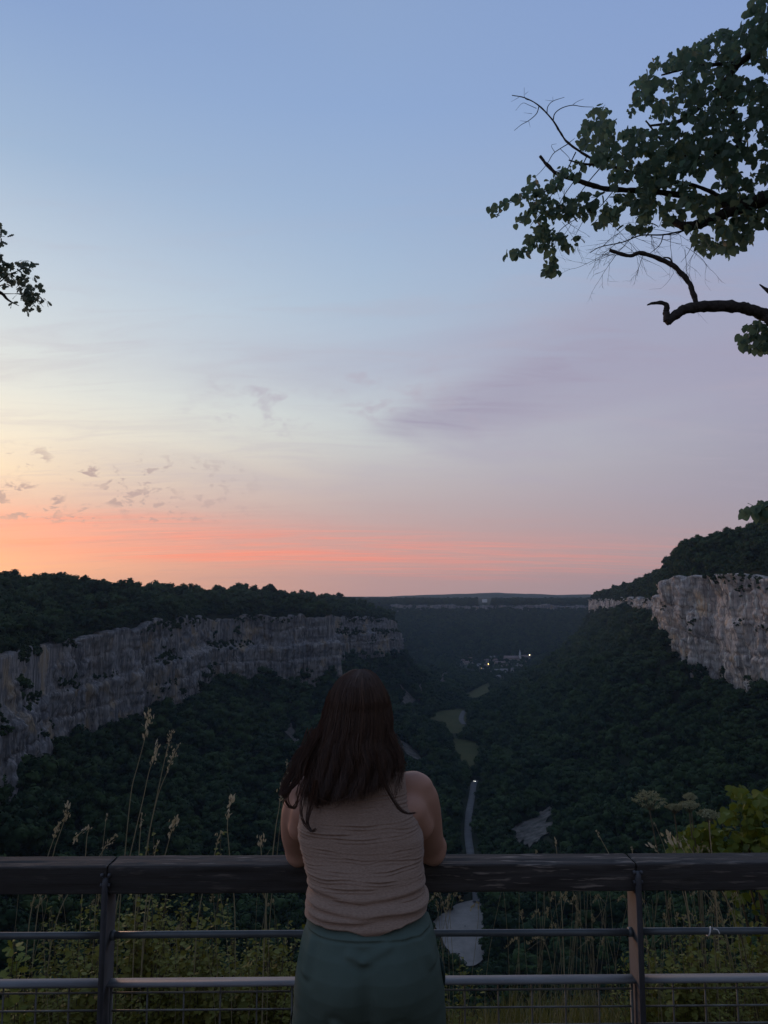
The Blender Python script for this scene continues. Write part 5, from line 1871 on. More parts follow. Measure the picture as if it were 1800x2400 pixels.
# low hanging spray at the edge of the picture
low = np.array([(1745, 1200, 8), (1760, 1194, 12), (1780, 1186, 16), (1795, 1195, 16), (1790, 1205, 12), (1812, 1190, 18), (1830, 1200, 22), (1860, 1190, 26)])
lp = np.concatenate([np.stack([rt.normal(a, r * 0.6, 9), rt.normal(b, r * 0.45, 9)], 1) for a, b, r in low])
pos = np.concatenate([pos, [P(a, b, 5.6 + rt.normal(0, 0.1)) for a, b in lp]])
limbs([([TB + (0, 0.2, 1.9), (3.9, 5.2, 2.2), P(1900, 1168, 5.6), P(1800, 1186, 5.6), P(1745, 1196, 5.6)], 0.03, 0.004)], 55)
N = len(pos)
dirv = rt.normal(0, 0.55, (N, 3)) + np.array((-0.12, -0.05, -0.85))
nrm = rt.normal(0, 0.6, (N, 3)) + np.array((0.0, -0.75, 0.55))
size = rt.uniform(0.040, 0.088, N)
size[n1:n1 + len(qs)] *= 0.92
ppx, ppy = pix(pos[:, 0], pos[:, 1], pos[:, 2])
inview = (ppx > 0) & (ppx < 1800) & (ppy > 0) & (ppy < 2400)
score = np.where(inview, size / pos[:, 1], 0) + np.where(np.arange(N) >= n1, 0.01, 0) * inview
order = np.argsort(-score)
one, rest = order[:300], order[300:]
g = Geo()
V_, T_ = leaves(LIME, pos[rest], dirv[rest], nrm[rest], size[rest])
g.add(V_ - TB, None, T_)
g.obj('foliage', M_LIME, tree, kind='stuff')
leaf_me = mesh_np('leaf', LIME[0], None, LIME[1])
leaf_me.materials.append(M_LIME)
Mx = __import__('mathutils').Matrix
X_, Y_, N_ = frames(dirv[one], nrm[one])
for k, i in enumerate(one):
    o = link('leaf', leaf_me, None, tree)
    m = Mx(((X_[k][0], Y_[k][0], N_[k][0]), (X_[k][1], Y_[k][1], N_[k][1]), (X_[k][2], Y_[k][2], N_[k][2])))
    o.matrix_local = Mx.Translation(Vector(pos[i] - TB)) @ m.to_4x4() @ Mx.Scale(size[i], 4)

# ------------------------------------------------------------------ oak at the other side
OB = np.array((-4.4, 4.2, float(near_z(-4.4, 4.2)) - 0.1))
oak = thing('oak_tree', OB, 'oak tree showing only a small lobed leaf spray against the pale sky', 'tree')
g = Geo()
g.add(*knobbly([OB, OB + (0.05, 0.1, 1.5), OB + (-0.05, 0.3, 3.2), OB + (0, 0.5, 5.5), OB + (-0.2, 0.6, 7.5)], 0.2, 0.05, 40, 16, 0.10, 5))
sub(g, OB).obj('trunk', M_BRANCH, oak)
g = Geo()


def Z2(zx, zy, Y=5.6):
    return P(zx / 7.375, 500 + zy / 7.375, Y)


for pts, r0, r1 in (([OB + (0, 0.3, 3.3), (-3.7, 5.0, 4.2), Z2(-900, 1200), Z2(-300, 1330), Z2(0, 1370), Z2(120, 1480), Z2(210, 1540), Z2(330, 1600)], 0.03, 0.0022), ([Z2(-300, 1330), Z2(0, 1385), Z2(120, 1390), Z2(260, 1390)], 0.006, 0.002),
                    ([Z2(-300, 1330), Z2(0, 1180), Z2(150, 1060), Z2(350, 980), Z2(500, 900)], 0.006, 0.0018), ([Z2(-500, 1100), Z2(-150, 700), Z2(0, 420), Z2(80, 400)], 0.006, 0.002), ([Z2(260, 1390), Z2(430, 1400), Z2(600, 1450), Z2(750, 1620)], 0.003, 0.0014),
                    ([Z2(150, 1060), Z2(280, 1180), Z2(350, 1300), Z2(450, 1500), Z2(560, 1690)], 0.003, 0.0014)):
    g.add(*tube(spline(pts, 6 * len(pts)), np.linspace(r0, r1, 6 * len(pts)), 6))
sub(g, OB).obj('branch', M_BRANCH, oak)
discs = [(20, 330, 55), (70, 405, 55), (15, 520, 45), (10, 710, 45), (60, 860, 60), (20, 980, 110), (90, 1040, 100), (370, 850, 70), (400, 960, 90), (420, 1060, 90), (500, 930, 80), (540, 850, 50), (590, 1085, 30), (240, 860, 20), (150, 1180, 80), (240, 1200, 60), (340, 1200, 70),
         (300, 1330, 90), (420, 1360, 100), (560, 1340, 90), (620, 1290, 60), (680, 1390, 50), (770, 1490, 50), (400, 1480, 110), (520, 1490, 100), (600, 1540, 70), (450, 1570, 60), (460, 1690, 25), (530, 1650, 25), (680, 1570, 40), (220, 1560, 40), (50, 1250, 60),
         (-150, 900, 200), (-150, 500, 180), (-350, 1000, 250), (-450, 600, 250), (-700, 1000, 260), (-250, 1250, 120), (-700, 500, 250), (-1000, 800, 260)]
pp = []
for a, b, r in discs:
    n = max(3, int((r / 40.0) ** 2 * 2.1))
    for _ in range(n):
        pp.append(Z2(a + rt.normal(0, r * 0.5), b + rt.normal(0, r * 0.5), 5.6 + rt.normal(0, 0.10)))
pp = np.array(pp)
N = len(pp)
dv = rt.normal(0, 0.8, (N, 3)) + np.array((0.35, -0.1, 0.0))
nm = rt.normal(0, 0.6, (N, 3)) + np.array((0, -0.7, 0.5))
sz = rt.uniform(0.042, 0.066, N)
oa, ob = pix(pp[:, 0], pp[:, 1], pp[:, 2])
vis = np.nonzero(oa > -20)[0]
rest = np.setdiff1d(np.arange(N), vis)
g = Geo()
V_, T_ = leaves(OAK, pp[rest], dv[rest], nm[rest], sz[rest])
g.add(V_ - OB, None, T_)
g.obj('foliage', M_OAK, oak, kind='stuff')
oak_me = mesh_np('leaf', OAK[0], None, OAK[1])
oak_me.materials.append(M_OAK)
X_, Y_, N_ = frames(dv[vis], nm[vis])
for k, i in enumerate(vis[:300]):
    o = link('leaf', oak_me, None, oak)
    m = Mx(((X_[k][0], Y_[k][0], N_[k][0]), (X_[k][1], Y_[k][1], N_[k][1]), (X_[k][2], Y_[k][2], N_[k][2])))
    o.matrix_local = Mx.Translation(Vector(pp[i] - OB)) @ m.to_4x4() @ Mx.Scale(sz[i], 4)

# ------------------------------------------------------------------ grass and weeds behind the railing
M_STRAW = leaf_mat('dry grass', (0.52, 0.44, 0.29), (0.66, 0.57, 0.39), trans=0.2, rough=0.8)
M_STRAW2 = leaf_mat('greenish dry grass', (0.30, 0.26, 0.15), (0.46, 0.39, 0.23), trans=0.15, rough=0.8)
M_GRASS = leaf_mat('grass', (0.120, 0.118, 0.030), (0.210, 0.190, 0.062), trans=0.2, rough=0.8)
M_WEED = leaf_mat('weed leaf', (0.135, 0.150, 0.028), (0.235, 0.230, 0.052), trans=0.2, rough=0.7)
M_WEED2 = leaf_mat('bright weed leaf', (0.17, 0.20, 0.03), (0.25, 0.27, 0.05), trans=0.25, rough=0.65)
M_STEM = simple('weed stem', (0.10, 0.085, 0.05), rough=0.9)
rg = np.random.default_rng(7)


def Z5(zx, zy, Y):
    return P(zx / 2.304, 1600 + zy / 2.304, Y)


def Z6(zx, zy, Y):
    return P(1000 + zx / 2.074, 1750 + zy / 2.074, Y)


def stalk(pts, seed_from, Y, label, conv=Z5, r=0.0019, fat=1.0, mat=None, name='grass_stalk', cat='grass', group=None):
    """a dry grass stem with its seed head from fraction seed_from (0 = tip) upwards; pts run from tip to base"""
    w = np.array([conv(a, b, Y) for a, b in pts])
    base = w[-1].copy()
    gz = float(near_z(base[0], Y))
    run = w[-1] - w[-2]
    run = run / max(1e-6, -run[2])
    base2 = base + run * min(base[2] - gz, 0.25)
    base3 = np.array((base2[0] + (base2[0] - base[0]) * 0.3, Y, gz))
    path = spline(np.concatenate([w, [base2, base3]]) if base2[2] - gz > 0.05 else np.concatenate([w, [base3]]), 40)
    t = thing(name, base3, label, cat, group)
    L = len(w) - 1
    g = Geo()
    g.add(*tube(path - base3, np.linspace(r * 0.6, r * 1.15, 40), 5))
    g.obj('stem', mat or M_STRAW2, t)
    head = spline(w, 200)
    seg = np.linalg.norm(np.diff(head, axis=0), axis=1)
    cum = np.concatenate([[0], np.cumsum(seg)])
    m = cum < seed_from
    hp = head[m]
    n = max(6, int(seed_from / 0.0026))
    idx = rg.integers(0, len(hp), n)
    tg = np.gradient(head, axis=0)[idx]
    tg = -tg / np.linalg.norm(tg, axis=1, keepdims=True)
    f = cum[idx] / seed_from
    clump = 0.6 + 0.7 * (np.sin(f * 30 + len(pts)) > -0.2)
    wd = 0.0052 * fat * (0.35 + np.sin(np.clip(f, 0, 1) * math.pi * 0.9 + 0.25)) * clump
    pos = hp[idx] + rg.normal(0, 1, (n, 3)) * wd[:, None] * np.array((1, 1, 0.3))
    dv = tg + rg.normal(0, 0.28, (n, 3))
    V_, T_ = leaves(SLIM, pos - base3, dv, rg.normal(0, 1, (n, 3)), rg.uniform(0.009, 0.017, n) * fat)
    g2 = Geo()
    g2.add(V_, None, T_)
    g2.obj('seed_head', M_STRAW, t)
    return t


stalk([(803, 152), (795, 230), (775, 330), (740, 460), (712, 570), (690, 760), (675, 930)], 0.115, 3.05, 'tallest dry grass stalk with a long pale seed head left of the person', fat=1.25)
stalk([(852, 320), (835, 400), (805, 480), (775, 620), (735, 790), (702, 935)], 0.095, 3.05, 'second dry grass stalk from the tallest one, slightly shorter', fat=1.2)
stalk([(928, 266), (908, 340), (884, 440), (850, 600), (812, 780), (790, 910)], 0.100, 3.1, 'tall thin dry grass stalk, upright one of the crossing pair', fat=0.9)
stalk([(966, 332), (930, 410), (900, 490), (878, 540), (850, 620), (815, 770), (797, 890)], 0.120, 3.1, 'tall dry grass stalk leaning away at its top, other of the crossing pair', fat=0.8)
stalk([(1256, 624), (1236, 690), (1228, 780), (1234, 860), (1240, 935)], 0.085, 3.1, 'single stout grass stalk with curved seed head between post and person', fat=1.3)
stalk([(366, 656), (352, 730), (325, 810), (300, 880), (285, 940)], 0.080, 3.2, 'pale grass stalk leaning outwards by the edge of the picture, taller of two', fat=1.2)
stalk([(320, 758), (295, 830), (265, 915), (258, 940)], 0.07, 3.2, 'drooping pale grass stalk, shorter of the two at the edge', fat=1.0)
stalk([(400, 862), (420, 825), (480, 778), (470, 830), (462, 935)], 0.10, 3.2, 'bent grass stalk whose head hangs back over', fat=0.9)
stalk([(575, 712), (565, 800), (550, 935)], 0.03, 3.2, 'thin dark bare grass stalk just above the beam joint', fat=0.6, r=0.0012)
stalk([(620, 825), (580, 870), (535, 940)], 0.08, 3.1, 'short slanting grass head beside the beam joint', fat=0.9)
stalk([(956, 718), (930, 790), (905, 880), (890, 935)], 0.09, 3.0, 'loose grass head standing amid the small leaves', fat=1.2)
stalk([(765, 708), (760, 780), (755, 850), (750, 935)], 0.05, 3.0, 'short upright grass head under the tallest stalk', fat=0.8)
stalk([(1190, 812), (1175, 860), (1158, 930)], 0.05, 3.0, 'short curved grass head beside the leafy weed', fat=0.9)
stalk([(1408, 832), (1408, 880), (1412, 935)], 0.04, 3.1, 'small sprig with tiny side shoots near the arm of the person', fat=1.4)
stalk([(1552, 492), (1525, 560), (1505, 690), (1492, 760), (1480, 860), (1472, 935)], 0.11, 2.9, 'grass stalk with twisted head right beside the arm and hair', fat=1.0)
stalk([(1550, 418), (1545, 520), (1520, 700), (1496, 930)], 0.02, 2.92, 'thin bare grass stem behind the twisted head', fat=0.5, r=0.0012)
stalk([(852, 862), (840, 900), (834, 940)], 0.03, 3.0, 'tiny grass tip above the beam below the crossing pair', fat=0.8)
stalk([(625, 452), (632, 515), (634, 540)], 0.03, 3.1, 'small pale spike above the beam right of the scree', Z6, fat=0.8)
stalk([(826, 412), (850, 455), (876, 502), (890, 530)], 0.035, 3.1, 'slanting thin grass tip over the dark slope', Z6, fat=0.6)
stalk([(998, 484), (1000, 515), (1001, 540)], 0.02, 3.1, 'tiny spike at the beam joint near the flower heads', Z6, fat=0.6)
stalk([(1108, 372), (1128, 420), (1148, 470), (1165, 520)], 0.02, 3.2, 'thin slanting stem under the largest flower head', Z6, fat=0.5, r=0.0012)
stalk([(1090, 478), (1112, 500), (1135, 525)], 0.04, 3.1, 'pale bent grass head lying over the beam edge', Z6, fat=1.2)
stalk([(1180, 438), (1195, 475), (1210, 515), (1214, 535)], 0.045, 3.1, 'pinkish brown plump seed spike beside the shrub', Z6, fat=2.2)
stalk([(1375, 362), (1378, 430), (1386, 515), (1388, 540)], 0.02, 3.0, 'straight green grass stem in front of the shrub', Z6, fat=0.4)
stalk([(1245, 432), (1270, 475), (1300, 525)], 0.05, 3.1, 'thin seed head leaning across the shrub, upper', Z6, fat=0.6)
stalk([(1215, 440), (1240, 490), (1262, 530)], 0.05, 3.1, 'thin seed head leaning across the shrub, lower', Z6, fat=0.6)

# small flower umbels over the shrub
def umbel(px, py, w_px, Y, label, dome, tipx, seed):
    r = np.random.default_rng(seed)
    c = P(px, py, Y)
    w = w_px / 1800.0 * Y * 0.5
    base = np.array((P(tipx, 2000, Y)[0], Y, 0.0))
    base[2] = float(near_z(base[0], Y))
    t = thing('umbel_flower', base, label, 'flower', 'umbel flowers')
    g = Geo()
    low = c - np.array((0, 0, w * 1.1))
    p = spline([base, (base + low) / 2 + (0.02, 0, 0.05), low], 20)
    g.add(*tube(p - base, np.linspace(0.004, 0.0025, 20), 6))
    n = 24
    tips = []
    for k in range(n):
        a = k * 2.399
        rr = w * math.sqrt((k + 0.5) / n)
        tip = c + np.array((rr * math.cos(a), rr * math.sin(a) * 0.9, -dome * w * (rr / w) ** 2 + r.normal(0, 0.02 * w)))
        tips.append(tip)
        g.add(*tube(spline([low, (low + tip) / 2 + (0, 0, -0.1 * w), tip], 5) - base, 0.0009, 3))
    g.obj('stem', M_STEM, t)
    g = Geo()
    pos = np.repeat(np.array(tips), 26, 0)
    o = r.normal(0, 1, pos.shape)
    o[:, 2] = np.abs(o[:, 2]) * 0.5
    pos = pos + o * w * 0.105
    V_, T_ = leaves(SLIM, pos - base, r.normal(0, 1, pos.shape), r.normal(0, 1, pos.shape), 0.010)
    g.add(V_, None, T_)
    g.obj('umbel', M_UMB, t)


M_UMB = leaf_mat('umbel florets', (0.24, 0.24, 0.13), (0.36, 0.35, 0.20), trans=0.1, rough=0.8)
umbel(1521, 1857, 70, 3.7, 'largest domed flower head over the dark slope', 0.75, 1580, 1)
umbel(1580, 1888, 34, 3.7, 'small flat flower head between the two others', 0.35, 1610, 2)
umbel(1615, 1881, 40, 3.65, 'pale flower head in the middle of the row', 0.4, 1630, 3)
umbel(1617, 1862, 26, 3.8, 'loose brownish flower head just above the middle one', 0.6, 1640, 4)
umbel(1660, 1901, 46, 3.6, 'flower head next to the yellow green shrub', 0.4, 1660, 5)


# leafy plants
def weed(x, Y, h, lean, nst, lsize, per, mat, label, group, seed, shape=SLIM, spread=0.16, name='leafy_weed', cat='plant'):
    r = np.random.default_rng(seed)
    z0 = float(near_z(x, Y))
    t = thing(name, (x, Y, z0), label, cat, group)
    gs, gl = Geo(), Geo()
    for k in range(nst):
        a = r.uniform(0, 6.28)
        tipp = np.array((math.cos(a) * spread * r.uniform(0.2, 1) + lean, math.sin(a) * spread * 0.7 * r.uniform(0.2, 1), h * r.uniform(0.6, 1.05)))
        b0 = np.array((r.normal(0, 0.03), r.normal(0, 0.03), -0.02))
        p = spline([b0, b0 + (tipp - b0) * 0.5 + np.array((0, 0, 0.05 * h)), tipp], 14)
        gs.add(*tube(p, np.linspace(0.0028, 0.001, 14), 4))
        n = per
        f = r.uniform(0.22, 1.0, n)
        pos = np.stack([np.interp(f, np.linspace(0, 1, 14), p[:, i]) for i in range(3)], 1) + r.normal(0, 0.012, (n, 3))
        dv = r.normal(0, 1, (n, 3)) * np.array((1, 1, 0.35)) + np.array((0, -0.15, 0.1))
        nm = r.normal(0, 0.4, (n, 3)) + np.array((0, -0.35, 0.9))
        V_, T_ = leaves(shape, pos, dv, nm, lsize * r.uniform(0.6, 1.25, n) * (1.15 - 0.5 * f))
        gl.add(V_, None, T_)
    gs.obj('stems', M_STEM, t, kind='stuff')
    gl.obj('foliage', mat, t, kind='stuff')
    return t


WL = ('low leafy weed in the green tangle behind the wire mesh', 'weeds behind the railing')
k = 0
for px, py, Y in [(30, 2235, 3.0), (95, 2230, 3.1), (160, 2130, 3.3), (190, 2210, 3.0), (215, 2120, 3.2), (300, 2125, 3.3), (330, 2130, 3.1), (350, 2215, 2.95), (400, 2120, 3.2), (420, 2220, 3.0), (445, 2120, 3.3), (480, 2110, 3.2), (500, 2210, 3.0),
                  (540, 2180, 3.1), (575, 2190, 3.2), (600, 2225, 3.0), (640, 2215, 3.0), (670, 2150, 3.2), (690, 2210, 3.1), (270, 2250, 2.95), (120, 2270, 2.9), (700, 2140, 3.3), (560, 2140, 3.4), (380, 2150, 3.4), (250, 2150, 3.4)]:
    w = P(px, py, Y)
    h = max(0.12, w[2] - float(near_z(w[0], Y)))
    weed(w[0], Y, h, 0.0, 10, 0.030, 75, M_WEED, WL[0], WL[1], 900 + k, LIME if k % 3 == 0 else SLIM, 0.13)
    k += 1
for px, py, Y, lab in [(485, 1935, 3.1, 'leafy weed with a rounded top above the beam between post and person'), (350, 1965, 3.1, 'small leafy weed at the foot of the crossing grass stalks'), (395, 1925, 3.2, 'thin weed with sparse side leaves above the beam')]:
    w = P(px, py, Y)
    weed(w[0], Y, w[2] - float(near_z(w[0], Y)), 0.0, 7 if px != 395 else 3, 0.024, 44, M_WEED, lab, None, 940 + px, LIME, 0.10)
for px, py, Y, lab in [(18, 2165, 2.9, 'bright lobed leaves at the picture edge behind the tube rail'), (60, 2215, 2.9, 'bright feathery weed low at the picture edge')]:
    w = P(px, py, Y)
    weed(w[0], Y, w[2] - float(near_z(w[0], Y)), 0.0, 5, 0.055, 16, M_WEED2, lab, None, 960 + px, OAK, 0.07)
WR = ('mossy green low weed at the foot of the dry grass', 'weeds under the dry grass')
for px, py, Y in [(1060, 2245, 3.0), (1500, 2225, 3.1), (1540, 2215, 3.1), (1580, 2180, 3.2), (1620, 2160, 3.2), (1650, 2210, 3.0), (1680, 2160, 3.1), (1720, 2190, 3.1), (1760, 2150, 3.2), (1790, 2200, 3.0), (1700, 2250, 2.9), (1600, 2250, 2.95), (1820, 2160, 3.2)]:
    w = P(px, py, Y)
    h = max(0.12, w[2] - float(near_z(w[0], Y)))
    weed(w[0], Y, h, 0.0, 9, 0.028, 65, M_WEED, WR[0], WR[1], 980 + k, LIME if k % 3 == 0 else SLIM, 0.12)
    k += 1

# the yellow green shrub
SB = np.array((P(1760, 2000, 4.0)[0], 4.0, 0))
SB[2] = float(near_z(SB[0], 4.0))
shrub = thing('leafy_shrub', SB, 'yellow green broad leaved shrub rising behind the railing', 'shrub')
poly = np.array([(1572, 1995), (1574, 1968), (1606, 1944), (1640, 1934), (1664, 1922), (1688, 1918), (1700, 1895), (1702, 1868), (1696, 1852), (1712, 1843), (1745, 1848), (1775, 1846), (1800, 1852), (1870, 1838), (1960, 1860), (1980, 2020), (1800, 2250), (1740, 2230), (1700, 2150), (1690, 2080), (1700, 2020), (1640, 2010), (1610, 2002)], float)
qp = in_poly(poly, 2300, rg, lambda p: (fbm(p[:, 0] / 34, p[:, 1] / 28, seed=44, oct=2) > -0.30) & ((p[:, 1] < 2010) | (rg.random(len(p)) < 0.12)))
pos = np.array([P(a, b, 4.0 + rg.normal(0, 0.16)) for a, b in qp])
N = len(pos)
dv = rg.normal(0, 0.6, (N, 3)) + np.array((-0.35, -0.35, -0.45))
nm = rg.normal(0, 0.45, (N, 3)) + np.array((0, -0.45, 0.9))
sz = rg.uniform(0.024, 0.046, N)
M_SHRUB = leaf_mat('shrub leaf', (0.085, 0.122, 0.013), (0.155, 0.180, 0.021), trans=0.28, rough=0.6)
a_, b_ = pix(pos[:, 0], pos[:, 1], pos[:, 2])
front = np.argsort(np.where((a_ < 1800) & (b_ < 2000), pos[:, 1] - sz * 6, 99))
one, rest = front[:220], front[220:]
g = Geo()
V_, T_ = leaves(LIME, pos[rest] - SB, dv[rest], nm[rest], sz[rest])
g.add(V_, None, T_)
g.obj('foliage', M_SHRUB, shrub, kind='stuff')
sl_me = mesh_np('leaf', LIME[0], None, LIME[1])
sl_me.materials.append(M_SHRUB)
X_, Y_, N_ = frames(dv[one], nm[one])
for k, i in enumerate(one):
    o = link('leaf', sl_me, None, shrub)
    m = Mx(((X_[k][0], Y_[k][0], N_[k][0]), (X_[k][1], Y_[k][1], N_[k][1]), (X_[k][2], Y_[k][2], N_[k][2])))
    o.matrix_local = Mx.Translation(Vector(pos[i] - SB)) @ m.to_4x4() @ Mx.Scale(sz[i], 4)
g = Geo()
for tx, ty in ((1590, 1960), (1640, 1945), (1690, 1925), (1710, 1860), (1760, 1860), (1800, 1870), (1850, 1880), (1900, 1900), (1730, 1950)):
    e = P(tx, ty, 4.0 + rg.normal(0, 0.1)) - SB
    g.add(*tube(spline([(rg.normal(0, 0.04), rg.normal(0, 0.04), -0.03), e * 0.5 + np.array((0.08, 0, 0.1)), e], 14), np.linspace(0.010, 0.002, 14), 5))
g.obj('branch', M_STEM, shrub)


# grass: nobody could count it
def blades(n, xr, yr, hfun, wid, seed, lean=(0, 0), curl=0.5):
    r = np.random.default_rng(seed)
    x, y = r.uniform(*xr, n), r.uniform(*yr, n)
    z = near_z(x, y)
    h = hfun(x, y, r)
    ok = h > 0.02
    x, y, z, h = x[ok], y[ok], z[ok], h[ok]
    n = len(x)
    a = r.uniform(0, 6.28, n)
    l = r.uniform(0.1, curl, n) * h
    dx_, dy_ = np.cos(a) * l + lean[0] * h, np.sin(a) * l + lean[1] * h
    f = np.array((0, 0.35, 0.7, 1.0))
    px_ = x[:, None] + dx_[:, None] * f ** 2
    py_ = y[:, None] + dy_[:, None] * f ** 2
    pz_ = z[:, None] - 0.01 + h[:, None] * (f - 0.18 * f ** 3 * (l / h)[:, None])
    w = wid * r.uniform(0.6, 1.3, n)
    b = r.uniform(0, 6.28, n)
    sx, sy = np.cos(b) * w, np.sin(b) * w
    taper = np.array((1, 0.9, 0.6, 0.08))
    Lp = np.stack([px_ - sx[:, None] * taper, py_ - sy[:, None] * taper, pz_], -1)
    Rp = np.stack([px_ + sx[:, None] * taper, py_ + sy[:, None] * taper, pz_], -1)
    V = np.stack([Lp, Rp], 2).reshape(n, 8, 3)
    Q = np.array([(0, 1, 3, 2), (2, 3, 5, 4), (4, 5, 7, 6)])
    return V.reshape(-1, 3), (Q[None] + (np.arange(n) * 8)[:, None, None]).reshape(-1, 4)


gapL, gapR = P(1028, 2200, 3.2)[0] / 3.2, P(1150, 2200, 3.2)[0] / 3.2


def h_low(x, y, r):
    h = r.uniform(0.10, 0.34, len(x)) * (0.7 + 0.5 * fbm(x / 0.5, y / 0.5, seed=91))
    s = x / y
    cap = CAMH - y * 0.485 - near_z(x, y)
    h = np.where((s > gapL - 0.01) & (s < gapR + 0.01), np.minimum(h, np.maximum(cap * 0.8, 0.015)), h)
    return h


g = Geo()
g.add(*blades(26000, (-2.8, 2.8), (2.62, 4.6), h_low, 0.0022, 61))
g.obj('grass', M_GRASS, None, kind='stuff', label='olive green grass on the ledge behind the wire mesh')
g = Geo()
g.add(*blades(2600, (-2.8, 2.8), (2.62, 4.4), lambda x, y, r: h_low(x, y, r) * 1.15, 0.0016, 62))
# tall dry stalks on the right between the rails
r_ = np.random.default_rng(63)
for i in range(120):
    px = r_.choice([r_.uniform(1160, 1480), r_.uniform(1500, 1740), r_.uniform(1020, 1160), r_.uniform(20, 690)], p=[0.40, 0.40, 0.06, 0.14])
    Y = r_.uniform(2.75, 3.6)
    tp = P(px, r_.uniform(2000, 2215) if px > 1150 or px < 700 else r_.uniform(2095, 2130), Y)
    lean = r_.normal(0.05 if px > 1490 else -0.01, 0.05)
    bs = np.array((tp[0] + lean + r_.normal(0, 0.05), Y, 0))
    bs[2] = float(near_z(bs[0], Y))
    top = tp + np.array((0, 0, 0))
    midp = (tp + bs) / 2 + np.array((r_.normal(0, 0.02), 0, 0.03))
    hook = tp + np.array((r_.normal(-0.02, 0.03), 0, -r_.uniform(0, 0.03)))
    path = spline([bs, midp, tp, hook], 14)
    g.add(*tube(path, np.linspace(0.0013, 0.0006, 14), 3))
    if r_.random() < 0.75:
        n = 22
        f = r_.uniform(0.66, 1.0, n)
        pos = np.stack([np.interp(f, np.linspace(0, 1, 14), path[:, k]) for k in range(3)], 1) + r_.normal(0, 0.0022, (n, 3))
        V_, T_ = leaves(SLIM, pos, r_.normal(0, 0.35, (n, 3)) + (hook - midp) / np.linalg.norm(hook - midp), r_.normal(0, 1, (n, 3)), 0.011)
        g.add(V_, None, T_)
g.obj('dry_grass', M_STRAW2, None, kind='stuff', label='dry pale grass stalks leaning behind the rails')
# ------------------------------------------------------------------ the village
M_WALLS = [simple('plaster %s' % n, c, tuple(v * 0.8 for v in c), 0.4, 0.9) for n, c in (('pale', (0.60, 0.56, 0.50)), ('cream', (0.50, 0.44, 0.36)), ('grey', (0.40, 0.38, 0.36)))]
M_ROOFS = [simple('roof %s' % n, c, tuple(v * 0.7 for v in c), 0.5, 0.9) for n, c in (('brown', (0.27, 0.19, 0.165)), ('red', (0.29, 0.17, 0.14)), ('grey', (0.25, 0.23, 0.22)))]
M_PANE = simple('dark pane', (0.03, 0.035, 0.04), rough=0.2)
M_LAMP = emit('warm lamp', (1.0, 0.66, 0.22), 16.0)
M_LAMPW = emit('white lamp', (1.0, 0.80, 0.50), 16.0)


def gable(w, d, h, rh, over=0.5):
    g1, g2 = Geo(), Geo()
    V_ = np.array([(-w / 2, -d / 2, -4), (w / 2, -d / 2, -4), (w / 2, d / 2, -4), (-w / 2, d / 2, -4), (-w / 2, -d / 2, h), (w / 2, -d / 2, h), (w / 2, d / 2, h), (-w / 2, d / 2, h), (-w / 2, 0, h + rh), (w / 2, 0, h + rh)])
    g1.add(V_, [(0, 1, 5, 4), (2, 3, 7, 6), (1, 2, 6, 5), (3, 0, 4, 7)], [(4, 7, 8), (5, 9, 6)])
    k = over * rh / (d / 2)
    for s in (-1, 1):
        a = np.array([(-w / 2 - over, s * (d / 2 + over), h - k), (w / 2 + over, s * (d / 2 + over), h - k), (w / 2 + over, 0, h + rh), (-w / 2 - over, 0, h + rh)])
        b = a + np.array((0, 0, 0.35))
        g2.add(np.concatenate([a, b]), [(0, 1, 2, 3), (4, 7, 6, 5), (0, 4, 5, 1), (1, 5, 6, 2), (2, 6, 7, 3), (3, 7, 4, 0)])
    return g1, g2


def house(px, py, w, d, h, rh, rot, wall, roof, label, name='village_house', wins=2, cat='house'):
    xy = hitland(px, py, 1500, 2400)
    z = float(terr(xy[0], xy[1]))
    t = thing(name, (xy[0], xy[1], z), label, cat, 'village houses', (0, 0, rot))
    a, b = gable(w, d, h, rh)
    a.obj('wall', M_WALLS[wall], t, smooth=False)
    b.obj('roof', M_ROOFS[roof], t, smooth=False)
    for k in range(wins):
        x = -w / 2 + w * (k + 0.5) / wins
        g = Geo()
        g.add(*box(x - 0.55, x + 0.55, -d / 2 - 0.06, -d / 2 + 0.1, h * 0.45, h * 0.45 + 1.4))
        g.obj('window', M_PANE, t, smooth=False)
    return t


